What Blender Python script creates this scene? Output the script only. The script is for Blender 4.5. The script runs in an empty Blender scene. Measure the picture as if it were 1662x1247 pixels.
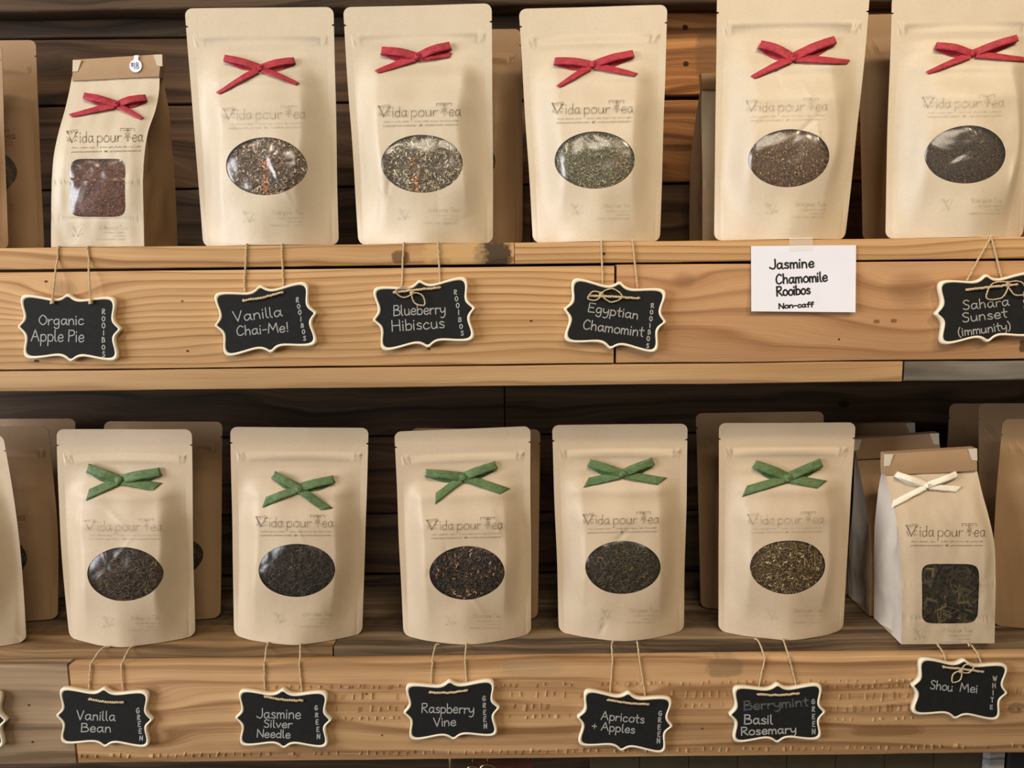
import bpy, math, random
from math import sin, cos, pi, exp, radians, atan2, hypot
from mathutils import Vector, Matrix, noise

SC = bpy.context.scene
COL = SC.collection
# ---------------------------------------------------------------- camera
F_PX, CX, CY = 1345.0, 831.0, 623.5
CAM = Vector((0.0, -0.754, 1.45))
RC = Matrix.Rotation(radians(82.0), 3, 'X') @ Matrix.Rotation(radians(-0.64), 3, 'Z')
cd = bpy.data.cameras.new('camera'); cam = bpy.data.objects.new('camera', cd); COL.objects.link(cam)
cam.matrix_world = Matrix.Translation(CAM) @ RC.to_4x4()
cd.sensor_fit = 'HORIZONTAL'; cd.sensor_width = 36.0; cd.lens = 36.0 * F_PX / 1662.0
cd.clip_start = 0.01; cd.clip_end = 50
SC.camera = cam
# ---------------------------------------------------------------- light
SC.view_settings.view_transform = 'Standard'
SC.view_settings.look = 'None'
SC.view_settings.exposure = -0.05
SC.view_settings.gamma = 1.0
SC.view_settings.use_curve_mapping = False
W = bpy.data.worlds.new('room'); SC.world = W; W.use_nodes = True
W.node_tree.nodes['Background'].inputs[0].default_value = (1.0, 0.83, 0.62, 1)
W.node_tree.nodes['Background'].inputs[1].default_value = 0.14


def light(name, kind, loc, aim, energy, color, size=0.2, size_y=None, **kw):
    d = bpy.data.lights.new(name, kind); o = bpy.data.objects.new(name, d); COL.objects.link(o)
    o.location = loc
    o.rotation_euler = (Vector(aim) - Vector(loc)).to_track_quat('-Z', 'Y').to_euler()
    d.energy = energy; d.color = color
    if kind == 'AREA':
        d.shape = 'RECTANGLE'; d.size = size; d.size_y = size_y or size
    else:
        d.shadow_soft_size = size
    for k, v in kw.items(): setattr(d, k, v)
    return o


light('shop_window_light', 'AREA', (-2.4, -1.15, 1.70), (0, 0, 1.35), 74, (0.95, 0.96, 1.0), 1.3, 1.3)
light('ceiling_panel_light', 'AREA', (0.3, -1.5, 2.75), (0, 0, 1.3), 20, (1.0, 0.85, 0.66), 1.0, 0.6)
light('ceiling_spot', 'SPOT', (1.05, -0.95, 2.55), (0.42, 0.1, 1.60), 43, (1.0, 0.77, 0.52), 0.05, spot_size=radians(38), spot_blend=0.9)
light('ceiling_spot', 'SPOT', (-0.75, -1.0, 2.6), (-0.25, 0.0, 1.5), 16, (1.0, 0.82, 0.62), 0.05, spot_size=radians(50), spot_blend=0.9)

random.seed(7)
# ---------------------------------------------------------------- pixel <-> space


def project(p):
    v = RC.transposed() @ (Vector(p) - CAM)
    return CX + F_PX * v.x / -v.z, CY - F_PX * v.y / -v.z


def ray(px, py):
    return RC @ Vector(((px - CX) / F_PX, -(py - CY) / F_PX, -1.0))


def P(px, py, Y):
    d = ray(px, py); return CAM + d * ((Y - CAM.y) / d.y)


def Pz(px, py, z):
    d = ray(px, py); return CAM + d * ((z - CAM.z) / d.z)


def Xat(px, Y, z):
    X = 0.0
    for _ in range(4):
        a = project((X, Y, z))[0]; b = project((X + .001, Y, z))[0]
        X += (px - a) / (b - a) * .001
    return X


# ---------------------------------------------------------------- helpers
def clamp(a, lo=0.0, hi=1.0): return lo if a < lo else hi if a > hi else a
def sstep(a, b, x):
    t = clamp((x - a) / (b - a)); return t * t * (3 - 2 * t)
def lerp(a, b, t): return a + (b - a) * t
def curve1(tab, x):
    if x <= tab[0][0]: return tab[0][1]
    for (x0, v0), (x1, v1) in zip(tab, tab[1:]):
        if x <= x1:
            t = (x - x0) / (x1 - x0); t = t * t * (3 - 2 * t) if abs(v1 - v0) > 0 else t
            return v0 + (v1 - v0) * t
    return tab[-1][1]
def nz(x, y, z=0.0): return noise.noise(Vector((x, y, z)))


class MB:
    def __init__(s): s.v = []; s.f = []; s.c = []; s.no = {}; s._t = []
    def nrm(s, S, uvs, flip=1.):
        """smooth normals taken from the sheet itself"""
        e = .004
        for u, v in uvs:
            a = S.at(u + e, v) - S.at(u - e, v); b = S.at(u, v + e) - S.at(u, v - e); n = a.cross(b); n.normalize(); s.no[len(s.v) + len(s._t)] = n * flip; s._t.append(0)
        s._t = []
    def add(s, vs, fs, col=None):
        n = len(s.v); s.v += [tuple(a) for a in vs]; s.f += [tuple(i + n for i in f) for f in fs]
        if col is not None: s.c += [col] * len(fs)
    def build(s, name, m, parent=None, smooth=True, loc=None):
        me = bpy.data.meshes.new(name)
        off = Vector((0, 0, 0))
        if parent is not None:
            q = parent
            while q is not None: off += q.location; q = q.parent
        elif loc is not None: off = Vector(loc)
        me.from_pydata([(a[0] - off.x, a[1] - off.y, a[2] - off.z) for a in s.v], [], s.f)
        me.polygons.foreach_set('use_smooth', [smooth] * len(me.polygons))
        if s.c:
            at = me.color_attributes.new('tint', 'FLOAT_COLOR', 'CORNER'); buf = []
            for f, c in zip(s.f, s.c): buf += [c[0], c[1], c[2], 1.0] * len(f)
            at.data.foreach_set('color', buf)
        me.update()
        if s.no:
            vn = [tuple(v.normal) for v in me.vertices]
            for k, n in s.no.items(): vn[k] = tuple(n)
            me.normals_split_custom_set_from_vertices(vn)
        if m is not None: me.materials.append(m)
        o = bpy.data.objects.new(name, me); COL.objects.link(o)
        if parent is not None: o.parent = parent
        elif loc is not None: o.location = loc
        return o


def tag(o, label=None, cat=None, group=None, kind=None):
    if label: o['label'] = label
    if cat: o['category'] = cat
    if group: o['group'] = group
    if kind: o['kind'] = kind
    return o


def empty(name, loc, label=None, cat=None, group=None, kind=None):
    o = bpy.data.objects.new(name, None); COL.objects.link(o); o.location = loc
    o.empty_display_size = 0.02
    return tag(o, label, cat, group, kind)


def catmull(pts, n=6):
    if len(pts) < 3: return [tuple(p) for p in pts]
    closed = pts[0] == pts[-1]; out = []
    d = len(pts[0])
    for i in range(len(pts) - 1):
        p1, p2 = pts[i], pts[i + 1]
        p0 = pts[i - 1] if i > 0 else (pts[-2] if closed else p1)
        p3 = pts[i + 2] if i + 2 < len(pts) else (pts[1] if closed else p2)
        for k in range(n):
            t = k / n
            out.append(tuple(.5 * (2 * p1[j] + (p2[j] - p0[j]) * t + (2 * p0[j] - 5 * p1[j] + 4 * p2[j] - p3[j]) * t * t
                                   + (3 * p1[j] - p0[j] - 3 * p2[j] + p3[j]) * t ** 3) for j in range(d)))
    out.append(tuple(pts[-1])); return out


def tube(mb, pts, r, seg=6, caps=True):
    pts = [Vector(p) for p in pts]; vs = []; fs = []
    up = Vector((0.13, 1, 0.21)).normalized()
    for i, p in enumerate(pts):
        t = (pts[min(i + 1, len(pts) - 1)] - pts[max(i - 1, 0)])
        if t.length < 1e-9: t = Vector((0, 0, 1))
        t.normalize(); a = t.cross(up)
        if a.length < 1e-3: a = t.cross(Vector((1, 0, 0)))
        a.normalize(); b = t.cross(a)
        rr = r(i / (len(pts) - 1)) if callable(r) else r
        for k in range(seg):
            w = 2 * pi * k / seg; vs.append(p + (a * cos(w) + b * sin(w)) * rr)
    for i in range(len(pts) - 1):
        for k in range(seg):
            k2 = (k + 1) % seg; fs.append((i * seg + k, i * seg + k2, (i + 1) * seg + k2, (i + 1) * seg + k))
    if caps:
        fs.append(tuple(range(seg))[::-1]); n = (len(pts) - 1) * seg; fs.append(tuple(range(n, n + seg)))
    mb.add(vs, fs)


def twine(mb, pts, r=0.00078, fuzz=True):
    """two plies twisted round each other along a path, with stray fibres"""
    pts = catmull([tuple(p) for p in pts], 8) if len(pts) > 2 else [tuple(Vector(pts[0]).lerp(Vector(pts[1]), k / 8)) for k in range(9)]
    P3 = [Vector(pts[0])]
    for a in pts[1:]:
        a = Vector(a); d = (a - P3[-1]).length; n = max(1, int(d / 0.0009)); b = P3[-1].copy()
        for k in range(1, n + 1): P3.append(b.lerp(a, k / n))
    L = 0; ph = random.random() * 6
    lst = [[], []]
    for i, p in enumerate(P3):
        t = (P3[min(i + 1, len(P3) - 1)] - P3[max(i - 1, 0)])
        if t.length < 1e-9: t = Vector((0, 0, 1))
        t.normalize(); a = t.cross(Vector((.1, 1, .2))).normalized(); b = t.cross(a)
        if i: L += (p - P3[i - 1]).length
        w = ph + L / 0.0045 * 2 * pi
        j = Vector((nz(L * 300, ph), nz(L * 300, ph + 9), nz(L * 300, ph + 4))) * r * .5
        for q in (0, 1):
            lst[q].append(p + (a * cos(w + q * pi) + b * sin(w + q * pi)) * r * .62 + j)
    for q in (0, 1): tube(mb, lst[q], r * .72, 5)
    if fuzz:
        for p in P3[::9]:
            if random.random() < .6:
                d = Vector((random.uniform(-1, 1), random.uniform(-.6, .1), random.uniform(-1, 1))) * .0016
                tube(mb, [p, p + d * .6 + Vector((0, 0, .0002)), p + d], .00007, 3, False)


# ---------------------------------------------------------------- materials
class NT:
    def __init__(s, name):
        s.m = bpy.data.materials.new(name); s.m.use_nodes = True; s.t = s.m.node_tree; s.n = s.t.nodes
        s.b = s.n['Principled BSDF']; s.out = s.n['Material Output']
    def node(s, ty, **kw):
        o = s.n.new(ty)
        for k, v in kw.items(): setattr(o, k, v)
        return o
    def link(s, a, b): s.t.links.new(a, b)
    def put(s, sock, v):
        if isinstance(v, bpy.types.NodeSocket): s.link(v, sock)
        elif v is not None: sock.default_value = v
    def math(s, op, a, b=None, c=None, clampit=False):
        o = s.node('ShaderNodeMath', operation=op, use_clamp=clampit); s.put(o.inputs[0], a)
        if b is not None: s.put(o.inputs[1], b)
        if c is not None: s.put(o.inputs[2], c)
        return o.outputs[0]
    def vec(s, x, y, z):
        o = s.node('ShaderNodeCombineXYZ'); s.put(o.inputs[0], x); s.put(o.inputs[1], y); s.put(o.inputs[2], z); return o.outputs[0]
    def noise(s, v, scale=1.0, detail=3, rough=.5, dist=0.0):
        o = s.node('ShaderNodeTexNoise'); s.put(o.inputs['Vector'], v); o.inputs['Scale'].default_value = scale
        o.inputs['Detail'].default_value = detail; o.inputs['Roughness'].default_value = rough
        o.inputs['Distortion'].default_value = dist; return o.outputs['Fac']
    def ramp(s, fac, stops):
        o = s.node('ShaderNodeValToRGB'); s.put(o.inputs[0], fac); e = o.color_ramp.elements
        while len(e) < len(stops): e.new(.5)
        for k, (p, c) in enumerate(stops):
            e[k].position = p; e[k].color = (c[0], c[1], c[2], 1) if hasattr(c, '__len__') else (c, c, c, 1)
        return o.outputs[0]
    def mix(s, f, a, b, blend='MIX'):
        o = s.node('ShaderNodeMix', data_type='RGBA', blend_type=blend); s.put(o.inputs[0], f)
        for sk, v in ((o.inputs[6], a), (o.inputs[7], b)):
            s.put(sk, v if isinstance(v, bpy.types.NodeSocket) else (v[0], v[1], v[2], 1))
        return o.outputs[2]
    def map(s, v, a, b, c=0., d=1.):
        o = s.node('ShaderNodeMapRange'); s.put(o.inputs[0], v)
        for k, q in enumerate((a, b, c, d)): o.inputs[k + 1].default_value = q
        return o.outputs[0]
    def bump(s, h, strength, dist):
        o = s.node('ShaderNodeBump'); s.put(o.inputs['Height'], h); o.inputs['Strength'].default_value = strength
        o.inputs['Distance'].default_value = dist; s.link(o.outputs[0], s.b.inputs['Normal'])
    def set(s, col=None, rough=None, spec=None):
        if col is not None: s.put(s.b.inputs['Base Color'], col if isinstance(col, bpy.types.NodeSocket) else (col[0], col[1], col[2], 1))
        if rough is not None: s.put(s.b.inputs['Roughness'], rough)
        if spec is not None: s.b.inputs['Specular IOR Level'].default_value = spec
        return s.m


def srgb(r, g, b):
    return tuple((c / 255 / 12.92) if c / 255 <= .04045 else ((c / 255 + .055) / 1.055) ** 2.4 for c in (r, g, b))


def pos_node(s):
    g = s.node('ShaderNodeNewGeometry'); sp = s.node('ShaderNodeSeparateXYZ'); s.link(g.outputs['Position'], sp.inputs[0])
    return g.outputs['Position'], sp.outputs[0], sp.outputs[1], sp.outputs[2]


def wood(name, light, mid, dark, seed=0, rings=55, warp=.012, streak=.55, knots=(), stains=(), rough=.62, blotch=0., blotch_col=None, fib=.75, spec=.25):
    """knots: (x, z, r) grain flows round them.  stains: (x, z, rx, rz, colour, strength)"""
    s = NT(name); pos, x, y, z = pos_node(s)
    off = seed * 3.17
    low = s.noise(s.vec(s.math('MULTIPLY_ADD', x, 3.0, off), s.math('MULTIPLY', y, 10), s.math('MULTIPLY', z, 14)), 1, 2)
    low2 = s.noise(s.vec(s.math('MULTIPLY_ADD', x, 11.0, off), s.math('MULTIPLY', y, 30), s.math('MULTIPLY', z, 40)), 1, 2)
    zz = s.math('ADD', z, s.math('MULTIPLY', s.math('SUBTRACT', low, .5), warp * 4))
    zz = s.math('ADD', zz, s.math('MULTIPLY', s.math('SUBTRACT', low2, .5), warp * .55))
    zz = s.math('ADD', zz, s.math('MULTIPLY', y, .7))
    kmask = None
    for (kx, kz, kr) in knots:
        dx = s.math('DIVIDE', s.math('SUBTRACT', x, kx), kr * 4.2); dz0 = s.math('SUBTRACT', z, kz); dz = s.math('DIVIDE', dz0, kr * 1.9)
        r2 = s.math('ADD', s.math('MULTIPLY', dx, dx), s.math('MULTIPLY', dz, dz))
        e = s.math('EXPONENT', s.math('MULTIPLY', r2, -1))
        zz = s.math('SUBTRACT', zz, s.math('MULTIPLY', s.math('MULTIPLY', dz0, e), .8))
        zz = s.math('ADD', zz, s.math('MULTIPLY', e, kr * .9))
        q = s.math('ADD', s.math('POWER', s.math('ABSOLUTE', s.math('DIVIDE', s.math('SUBTRACT', x, kx), kr * .9)), 2), s.math('POWER', s.math('ABSOLUTE', s.math('DIVIDE', dz0, kr * .65)), 2))
        m = s.map(q, .3, 2.0, 1, 0)
        kmask = m if kmask is None else s.math('MAXIMUM', kmask, m)
    # growth rings
    ring = s.math('FRACT', s.math('ADD', s.math('MULTIPLY', zz, rings), s.math('MULTIPLY', low, 1.2)))
    ring = s.math('MULTIPLY', s.math('POWER', ring, 2.2), s.map(ring, .86, 1.0, 1, 0))
    # long streaks
    st = s.noise(s.vec(s.math('MULTIPLY_ADD', x, 1.3, off), s.math('MULTIPLY', y, 60), s.math('MULTIPLY', zz, 150)), 1, 4, .6)
    st2 = s.noise(s.vec(s.math('MULTIPLY_ADD', x, 14, off), s.math('MULTIPLY', y, 500), s.math('MULTIPLY', zz, 1100)), 1, 3, .6)
    v = s.math('ADD', s.math('MULTIPLY', ring, .82), s.math('MULTIPLY', s.map(st, .3, .72), streak))
    v = s.math('ADD', v, s.math('MULTIPLY', s.math('SUBTRACT', st2, .5), fib), None, True)
    col = s.ramp(v, [(0, light), (.45, mid), (1, dark)])
    big = s.noise(s.vec(s.math('MULTIPLY_ADD', x, 5, off + 5), 0.0, s.math('MULTIPLY', z, 16)), 1, 3, .55)
    if blotch:
        col = s.mix(s.math('MULTIPLY', s.map(big, .45, .68), blotch), col, blotch_col or dark)
    col = s.mix(s.map(big, .3, .7, .0, .22), col, tuple(c * .62 for c in mid))
    if kmask is not None: col = s.mix(s.math('MULTIPLY', kmask, .4), col, tuple(c * .6 for c in dark))
    wob = s.noise(s.vec(s.math('MULTIPLY', x, 260), 0.0, s.math('MULTIPLY', z, 260)), 1, 3)
    for (sx, sz, rx, rz, c, k) in stains:
        q = s.math('ADD', s.math('POWER', s.math('ABSOLUTE', s.math('DIVIDE', s.math('SUBTRACT', x, sx), rx)), 3), s.math('POWER', s.math('ABSOLUTE', s.math('DIVIDE', s.math('SUBTRACT', z, sz), rz)), 3))
        q = s.math('ADD', q, s.math('MULTIPLY', s.math('SUBTRACT', wob, .5), 1.6))
        col = s.mix(s.math('MULTIPLY', s.map(q, .6, 1.3, 1, 0), k), col, c)
    s.bump(s.math('ADD', v, s.math('MULTIPLY', st2, .5)), .35, .0006)
    return s.set(col, rough, spec)


def plain(name, col, rough=.6, spec=.3, var=.12, scale=120, bump=0.):
    s = NT(name); pos = pos_node(s)[0]
    n = s.noise(pos, scale, 3)
    c = s.mix(s.map(n, .25, .75), tuple(a * (1 - var) for a in col), tuple(min(1, a * (1 + var)) for a in col))
    if bump: s.bump(n, .5, bump)
    return s.set(c, rough, spec)


def kraft(name, base, rough=.5, spec=.35):
    s = NT(name); pos, x, y, z = pos_node(s)
    fine = s.noise(pos, 900, 3, .7); mid_ = s.noise(pos, 45, 3, .55)
    fibre = s.noise(s.vec(s.math('MULTIPLY', x, 300), s.math('MULTIPLY', y, 300), s.math('MULTIPLY', z, 2200)), 1, 2)
    c = s.mix(s.map(fine, .3, .75), tuple(a * .90 for a in base), tuple(min(1, a * 1.08) for a in base))
    c = s.mix(s.map(mid_, .3, .7, 0, .35), c, (base[0] * .90, base[1] * .86, base[2] * .80))
    c = s.mix(s.map(fibre, .62, .8, 0, .18), c, tuple(a * .7 for a in base))
    s.bump(s.math('ADD', s.math('MULTIPLY', fine, .4), s.math('MULTIPLY', mid_, 2.2)), .3, .0005)
    return s.set(c, rough, spec)


def ink_mat(name, col, lo, hi, scale, dens=1.0):
    """worn ink or chalk: the colour thins out in patches so what it is drawn on shows through"""
    s = NT(name); pos = pos_node(s)[0]
    n = s.noise(pos, scale, 4, .7)
    f = s.math('MULTIPLY', s.map(n, lo, hi), dens)
    s.set(col, .8, .1); s.put(s.b.inputs['Alpha'], f)
    return s.m


KRAFT_UP = kraft('kraft_paper', srgb(212, 199, 176), .46, .4)
KRAFT_LO = kraft('kraft_paper_tan', srgb(204, 186, 160), .48, .38)
KRAFT_BK = kraft('kraft_paper_shaded', srgb(164, 134, 100), .55, .3)  # darker kraft copy with the back row's shade put into its colour
KRAFT_TIE = kraft('kraft_fold', srgb(176, 146, 112), .5, .3)
LIT_SIDE_TAB_PAPER = kraft('lit_gusset_white_tab_paper', srgb(218, 208, 194), .5, .3)  # side gussets whitened in colour as if window-lit; tie tabs are white
INK = ink_mat('stamped_ink', srgb(84, 68, 46), .22, .55, 420, .66)
INK_FAINT = ink_mat('faint_stamped_ink', srgb(104, 86, 62), .30, .60, 300, .46)
INK_TINY = ink_mat('tiny_stamped_ink', srgb(112, 96, 74), .34, .66, 260, .42)
CHALK = ink_mat('chalk', srgb(180, 181, 177), .05, .42, 900, .95)
CHALK_DIM = ink_mat('rubbed_chalk', srgb(130, 132, 132), .3, .7, 600, .75)
MARKER = plain('black_marker', (.012, .012, .014), .5)
PEN = plain('blue_pen', srgb(60, 70, 120), .5)
CREAM = plain('cream_paint', srgb(242, 231, 206), .55, .25, .06, 150, .0002)
SLATE = plain('chalkboard_paint', srgb(31, 32, 32), .75, .2, .16, 260)
TWINE = plain('jute_twine', srgb(204, 182, 146), .85, .1, .25, 1500)
PAPER = plain('white_card', srgb(236, 240, 252), .55, .3, .015, 60)
def raffia(name, col):
    s = NT(name); pos, x, y, z = pos_node(s)
    n = s.noise(s.vec(s.math('MULTIPLY', x, 220), s.math('MULTIPLY', y, 220), s.math('MULTIPLY', z, 900)), 1, 3, .6, .8); n2 = s.noise(pos, 160, 2)
    c = s.mix(s.map(n, .3, .7), tuple(a * .62 for a in col), tuple(min(1, a * 1.25) for a in col))
    c = s.mix(s.map(n2, .4, .7, 0, .4), c, tuple(min(1, a * 1.5 + .02) for a in col))
    s.bump(s.math('ADD', n, n2), .8, .0007); return s.set(c, .5, .35)


RED = raffia('red_paper_ribbon', srgb(174, 48, 62))
GREEN = raffia('green_paper_ribbon', srgb(88, 114, 70))
IVORY = plain('ivory_ribbon', srgb(240, 232, 214), .4, .4, .06, 500)
TAPE_S = NT('clear_tape'); TAPE_S.set((.95, .9, .82), .25, .4); TAPE_S.b.inputs['Alpha'].default_value = .22; TAPE = TAPE_S.m


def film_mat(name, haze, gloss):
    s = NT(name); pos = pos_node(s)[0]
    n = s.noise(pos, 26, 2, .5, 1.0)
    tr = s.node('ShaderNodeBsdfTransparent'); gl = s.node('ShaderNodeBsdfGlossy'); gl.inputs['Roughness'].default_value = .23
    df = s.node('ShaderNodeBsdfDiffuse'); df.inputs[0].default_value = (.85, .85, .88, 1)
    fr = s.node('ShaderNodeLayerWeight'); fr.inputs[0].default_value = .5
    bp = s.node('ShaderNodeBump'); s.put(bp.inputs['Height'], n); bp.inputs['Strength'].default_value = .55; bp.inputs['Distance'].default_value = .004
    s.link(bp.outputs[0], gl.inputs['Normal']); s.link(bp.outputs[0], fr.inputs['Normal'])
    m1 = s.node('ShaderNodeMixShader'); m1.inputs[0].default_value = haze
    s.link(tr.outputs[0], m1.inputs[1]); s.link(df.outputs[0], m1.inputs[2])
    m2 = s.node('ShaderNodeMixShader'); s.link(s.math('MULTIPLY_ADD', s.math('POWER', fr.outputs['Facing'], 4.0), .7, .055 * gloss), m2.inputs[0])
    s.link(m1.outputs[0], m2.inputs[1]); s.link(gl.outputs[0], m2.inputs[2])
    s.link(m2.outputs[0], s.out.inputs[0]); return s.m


FILM_UP = film_mat('hazed_cellophane', .035, 1.3); FILM_LO = film_mat('cellophane', .006, .9)  # upper film's pale haze stands in for the bright room's reflection


def tea_mat():
    s = NT('tea_leaf'); a = s.node('ShaderNodeVertexColor', layer_name='tint'); return s.set(a.outputs[0], .6, .35)


TEA = tea_mat()

# ---------------------------------------------------------------- handwriting
G = {}
def gl(ch, w, *strokes):
    G[ch] = (w, [(st[0] != '!', [tuple(float(q) for q in p.split(',')) for p in st.lstrip('!').split()]) for st in strokes])
gl('A', .66, '!0,0 .33,1 .64,0', '!.12,.36 .54,.38')
gl('B', .56, '!.02,0 .05,1', '.03,.98 .4,.95 .42,.66 .1,.55', '.1,.55 .5,.48 .5,.1 0,0')
gl('C', .58, '.55,.85 .32,1 .07,.62 .1,.15 .34,0 .58,.18')
gl('E', .52, '!.5,1 .03,1 0,0 .5,.02', '!.02,.52 .42,.54')
gl('G', .62, '.55,.88 .3,1 .03,.6 .1,.12 .35,0 .56,.18 .58,.45', '!.33,.45 .62,.45')
gl('H', .6, '!.02,1 0,0', '!.54,1 .55,0', '!0,.5 .55,.52')
gl('I', .12, '!.06,1 .06,0')
gl('J', .52, '.48,1 .48,.25 .3,0 .02,.16')
gl('M', .78, '!0,0 .1,1 .38,.3 .66,1 .76,0')
gl('N', .6, '!0,0 .03,1 .55,0 .58,1')
gl('O', .6, '.3,1 .03,.7 .03,.3 .3,0 .57,.3 .57,.7 .3,1')
gl('P', .5, '!.03,0 .05,1', '.05,.98 .46,.95 .46,.6 .05,.48')
gl('R', .56, '!.03,0 .05,1', '.05,.98 .45,.95 .45,.62 .08,.5', '!.12,.5 .55,0')
gl('S', .48, '.46,.88 .25,1 .05,.8 .2,.55 .42,.4 .4,.1 .2,0 .02,.12')
gl('T', .58, '!0,1 .58,1', '!.29,1 .29,0')
gl('V', .58, '!0,1 .28,0 .56,1')
gl('W', .84, '!0,1 .18,0 .4,.8 .62,0 .82,1')
gl('a', .52, '.42,.48 .25,.6 .05,.4 .08,.08 .25,.02 .42,.3', '.44,.58 .43,.15 .53,0')
gl('b', .46, '!.04,1 .04,0', '.04,.4 .25,.58 .44,.4 .4,.08 .2,0 .04,.1')
gl('c', .46, '.42,.48 .25,.6 .04,.35 .1,.06 .28,0 .45,.12')
gl('d', .5, '.42,.42 .25,.56 .04,.35 .1,.05 .25,0 .42,.2', '!.44,1 .44,0')
gl('e', .46, '.05,.3 .42,.33 .38,.55 .22,.6 .04,.35 .1,.06 .28,0 .45,.12')
gl('f', .34, '.4,.92 .28,1 .18,.85 .16,.3 .16,0', '!0,.55 .34,.55')
gl('g', .5, '.42,.48 .25,.6 .05,.4 .08,.1 .25,.04 .42,.25', '.44,.58 .44,-.1 .35,-.35 .15,-.35 .05,-.22')
gl('h', .46, '!.04,1 .04,0', '.04,.3 .2,.56 .38,.5 .42,0')
gl('i', .13, '!.06,.58 .06,0', '!.06,.80 .07,.87')
gl('l', .18, '.05,1 .05,.15 .17,.0')
gl('m', .66, '!.04,.58 .04,0', '.04,.35 .17,.57 .3,.48 .32,0', '.32,.35 .45,.57 .6,.48 .62,0')
gl('n', .46, '!.04,.58 .04,0', '.04,.3 .2,.57 .38,.48 .42,0')
gl('o', .48, '.25,.6 .04,.4 .06,.1 .25,0 .45,.15 .45,.45 .25,.6')
gl('p', .48, '!.05,.58 .04,-.4', '.05,.45 .25,.6 .46,.4 .4,.08 .2,0 .05,.12')
gl('r', .36, '!.05,.58 .05,0', '.05,.32 .2,.55 .38,.52')
gl('s', .38, '.36,.5 .2,.6 .06,.45 .2,.32 .36,.2 .3,.02 .04,.06')
gl('t', .36, '.18,.95 .17,.15 .3,0', '!0,.6 .38,.62')
gl('u', .48, '.04,.58 .05,.12 .2,0 .38,.15 .42,.58', '!.42,.58 .45,0')
gl('v', .42, '!0,.58 .2,0 .42,.58')
gl('y', .46, '.03,.58 .06,.25 .22,.15 .4,.3', '.44,.58 .42,-.1 .24,-.38 .05,-.32')
gl('-', .36, '!.03,.38 .34,.42')
gl('!', .2, '!.1,1 .1,.3', '!.1,.02 .1,.09')
gl('+', .5, '!.05,.4 .45,.4', '!.25,.65 .25,.15')
gl('(', .22, '.2,1.05 .03,.65 .05,.1 .2,-.15')
gl(')', .22, '.03,1.05 .2,.65 .18,.1 .03,-.15')
gl('$', .4, '.36,.8 .2,.9 .05,.72 .2,.5 .34,.3 .2,.1 .03,.2', '!.2,1.02 .2,-.02')
gl('1', .14, '!.07,1 .07,0')
gl('8', .5, '.25,.55 .08,.75 .25,1 .42,.75 .25,.55 .05,.25 .25,0 .45,.25 .25,.55')
TRACK = .1


def text_strokes(s):
    x = 0; out = []
    for ch in s:
        if ch == ' ': x += .3; continue
        w, st = G[ch]
        for smooth, pts in st:
            q = catmull(pts, 4) if smooth else pts
            out.append([(x + a, b) for a, b in q])
        x += w + TRACK
    return out, x - TRACK


def ribbon(mb, pts, w, at):
    """flat stroke of width w (px) along pixel path pts, laid on the surface at()"""
    for i in range(1, len(pts) - 1):
        a, b, c = pts[i - 1:i + 2]; d1 = (b[0] - a[0], b[1] - a[1]); d2 = (c[0] - b[0], c[1] - b[1])
        l1, l2 = hypot(*d1), hypot(*d2)
        if l1 > .01 and l2 > .01 and (d1[0] * d2[0] + d1[1] * d2[1]) / l1 / l2 < .35:
            ribbon(mb, pts[:i + 1], w, at); ribbon(mb, pts[i:], w, at); return
    n = len(pts); L = []
    for i in range(n):
        a = pts[max(i - 1, 0)]; b = pts[min(i + 1, n - 1)]
        dx, dy = b[0] - a[0], b[1] - a[1]; l = hypot(dx, dy) or 1
        ox, oy = -dy / l * w / 2, dx / l * w / 2
        ex = ey = 0
        if i == 0: ex, ey = -dx / l * w * .4, -dy / l * w * .4
        if i == n - 1: ex, ey = dx / l * w * .4, dy / l * w * .4
        p = pts[i]
        L.append((at(p[0] + ox + ex, p[1] + oy + ey), at(p[0] - ox + ex, p[1] - oy + ey)))
    vs = [v for pr in L for v in pr]
    mb.add(vs, [(2 * i, 2 * i + 1, 2 * i + 3, 2 * i + 2) for i in range(n - 1)])


def write(mb, s, x0, y0, x1, y1, cap, w, at, jit=.25):
    st, tw = text_strokes(s)
    ux, uy = (x1 - x0) / tw, (y1 - y0) / tw
    l = hypot(x1 - x0, y1 - y0); nx, ny = (y1 - y0) / l * cap, -(x1 - x0) / l * cap
    for k, pts in enumerate(st):
        jx, jy = random.uniform(-jit, jit), random.uniform(-jit, jit)
        ribbon(mb, [(x0 + ux * a + nx * b + jx, y0 + uy * a + ny * b + jy) for a, b in pts], w, at)


def write_down(mb, s, x0, y0, x1, y1, h, w, at):
    n = len(s)
    for k, ch in enumerate(s):
        t = k / (n - 1); cx, cy = lerp(x0, x1, t), lerp(y0, y1, t)
        gw = G[ch][0] * h
        write(mb, ch, cx - gw / 2, cy + h / 2, cx + gw / 2, cy + h / 2, h * random.uniform(.9, 1.1), w, at)


# ---------------------------------------------------------------- wood structure
Y_WALL = .187
Z_UP = P(831, 394, 0).z                 # top of upper shelf
Z_UPB = P(831, 431, 0).z
Z_FB = P(831, 592, 0).z
Z_UL = P(831, 627, 0).z
Z_LO = P(831, 1047, .016).z             # top of lower shelf plank
Z_LB = P(831, 1072, 0).z                # top of lower front board
Z_LBB = P(831, 1232, 0).z


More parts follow.
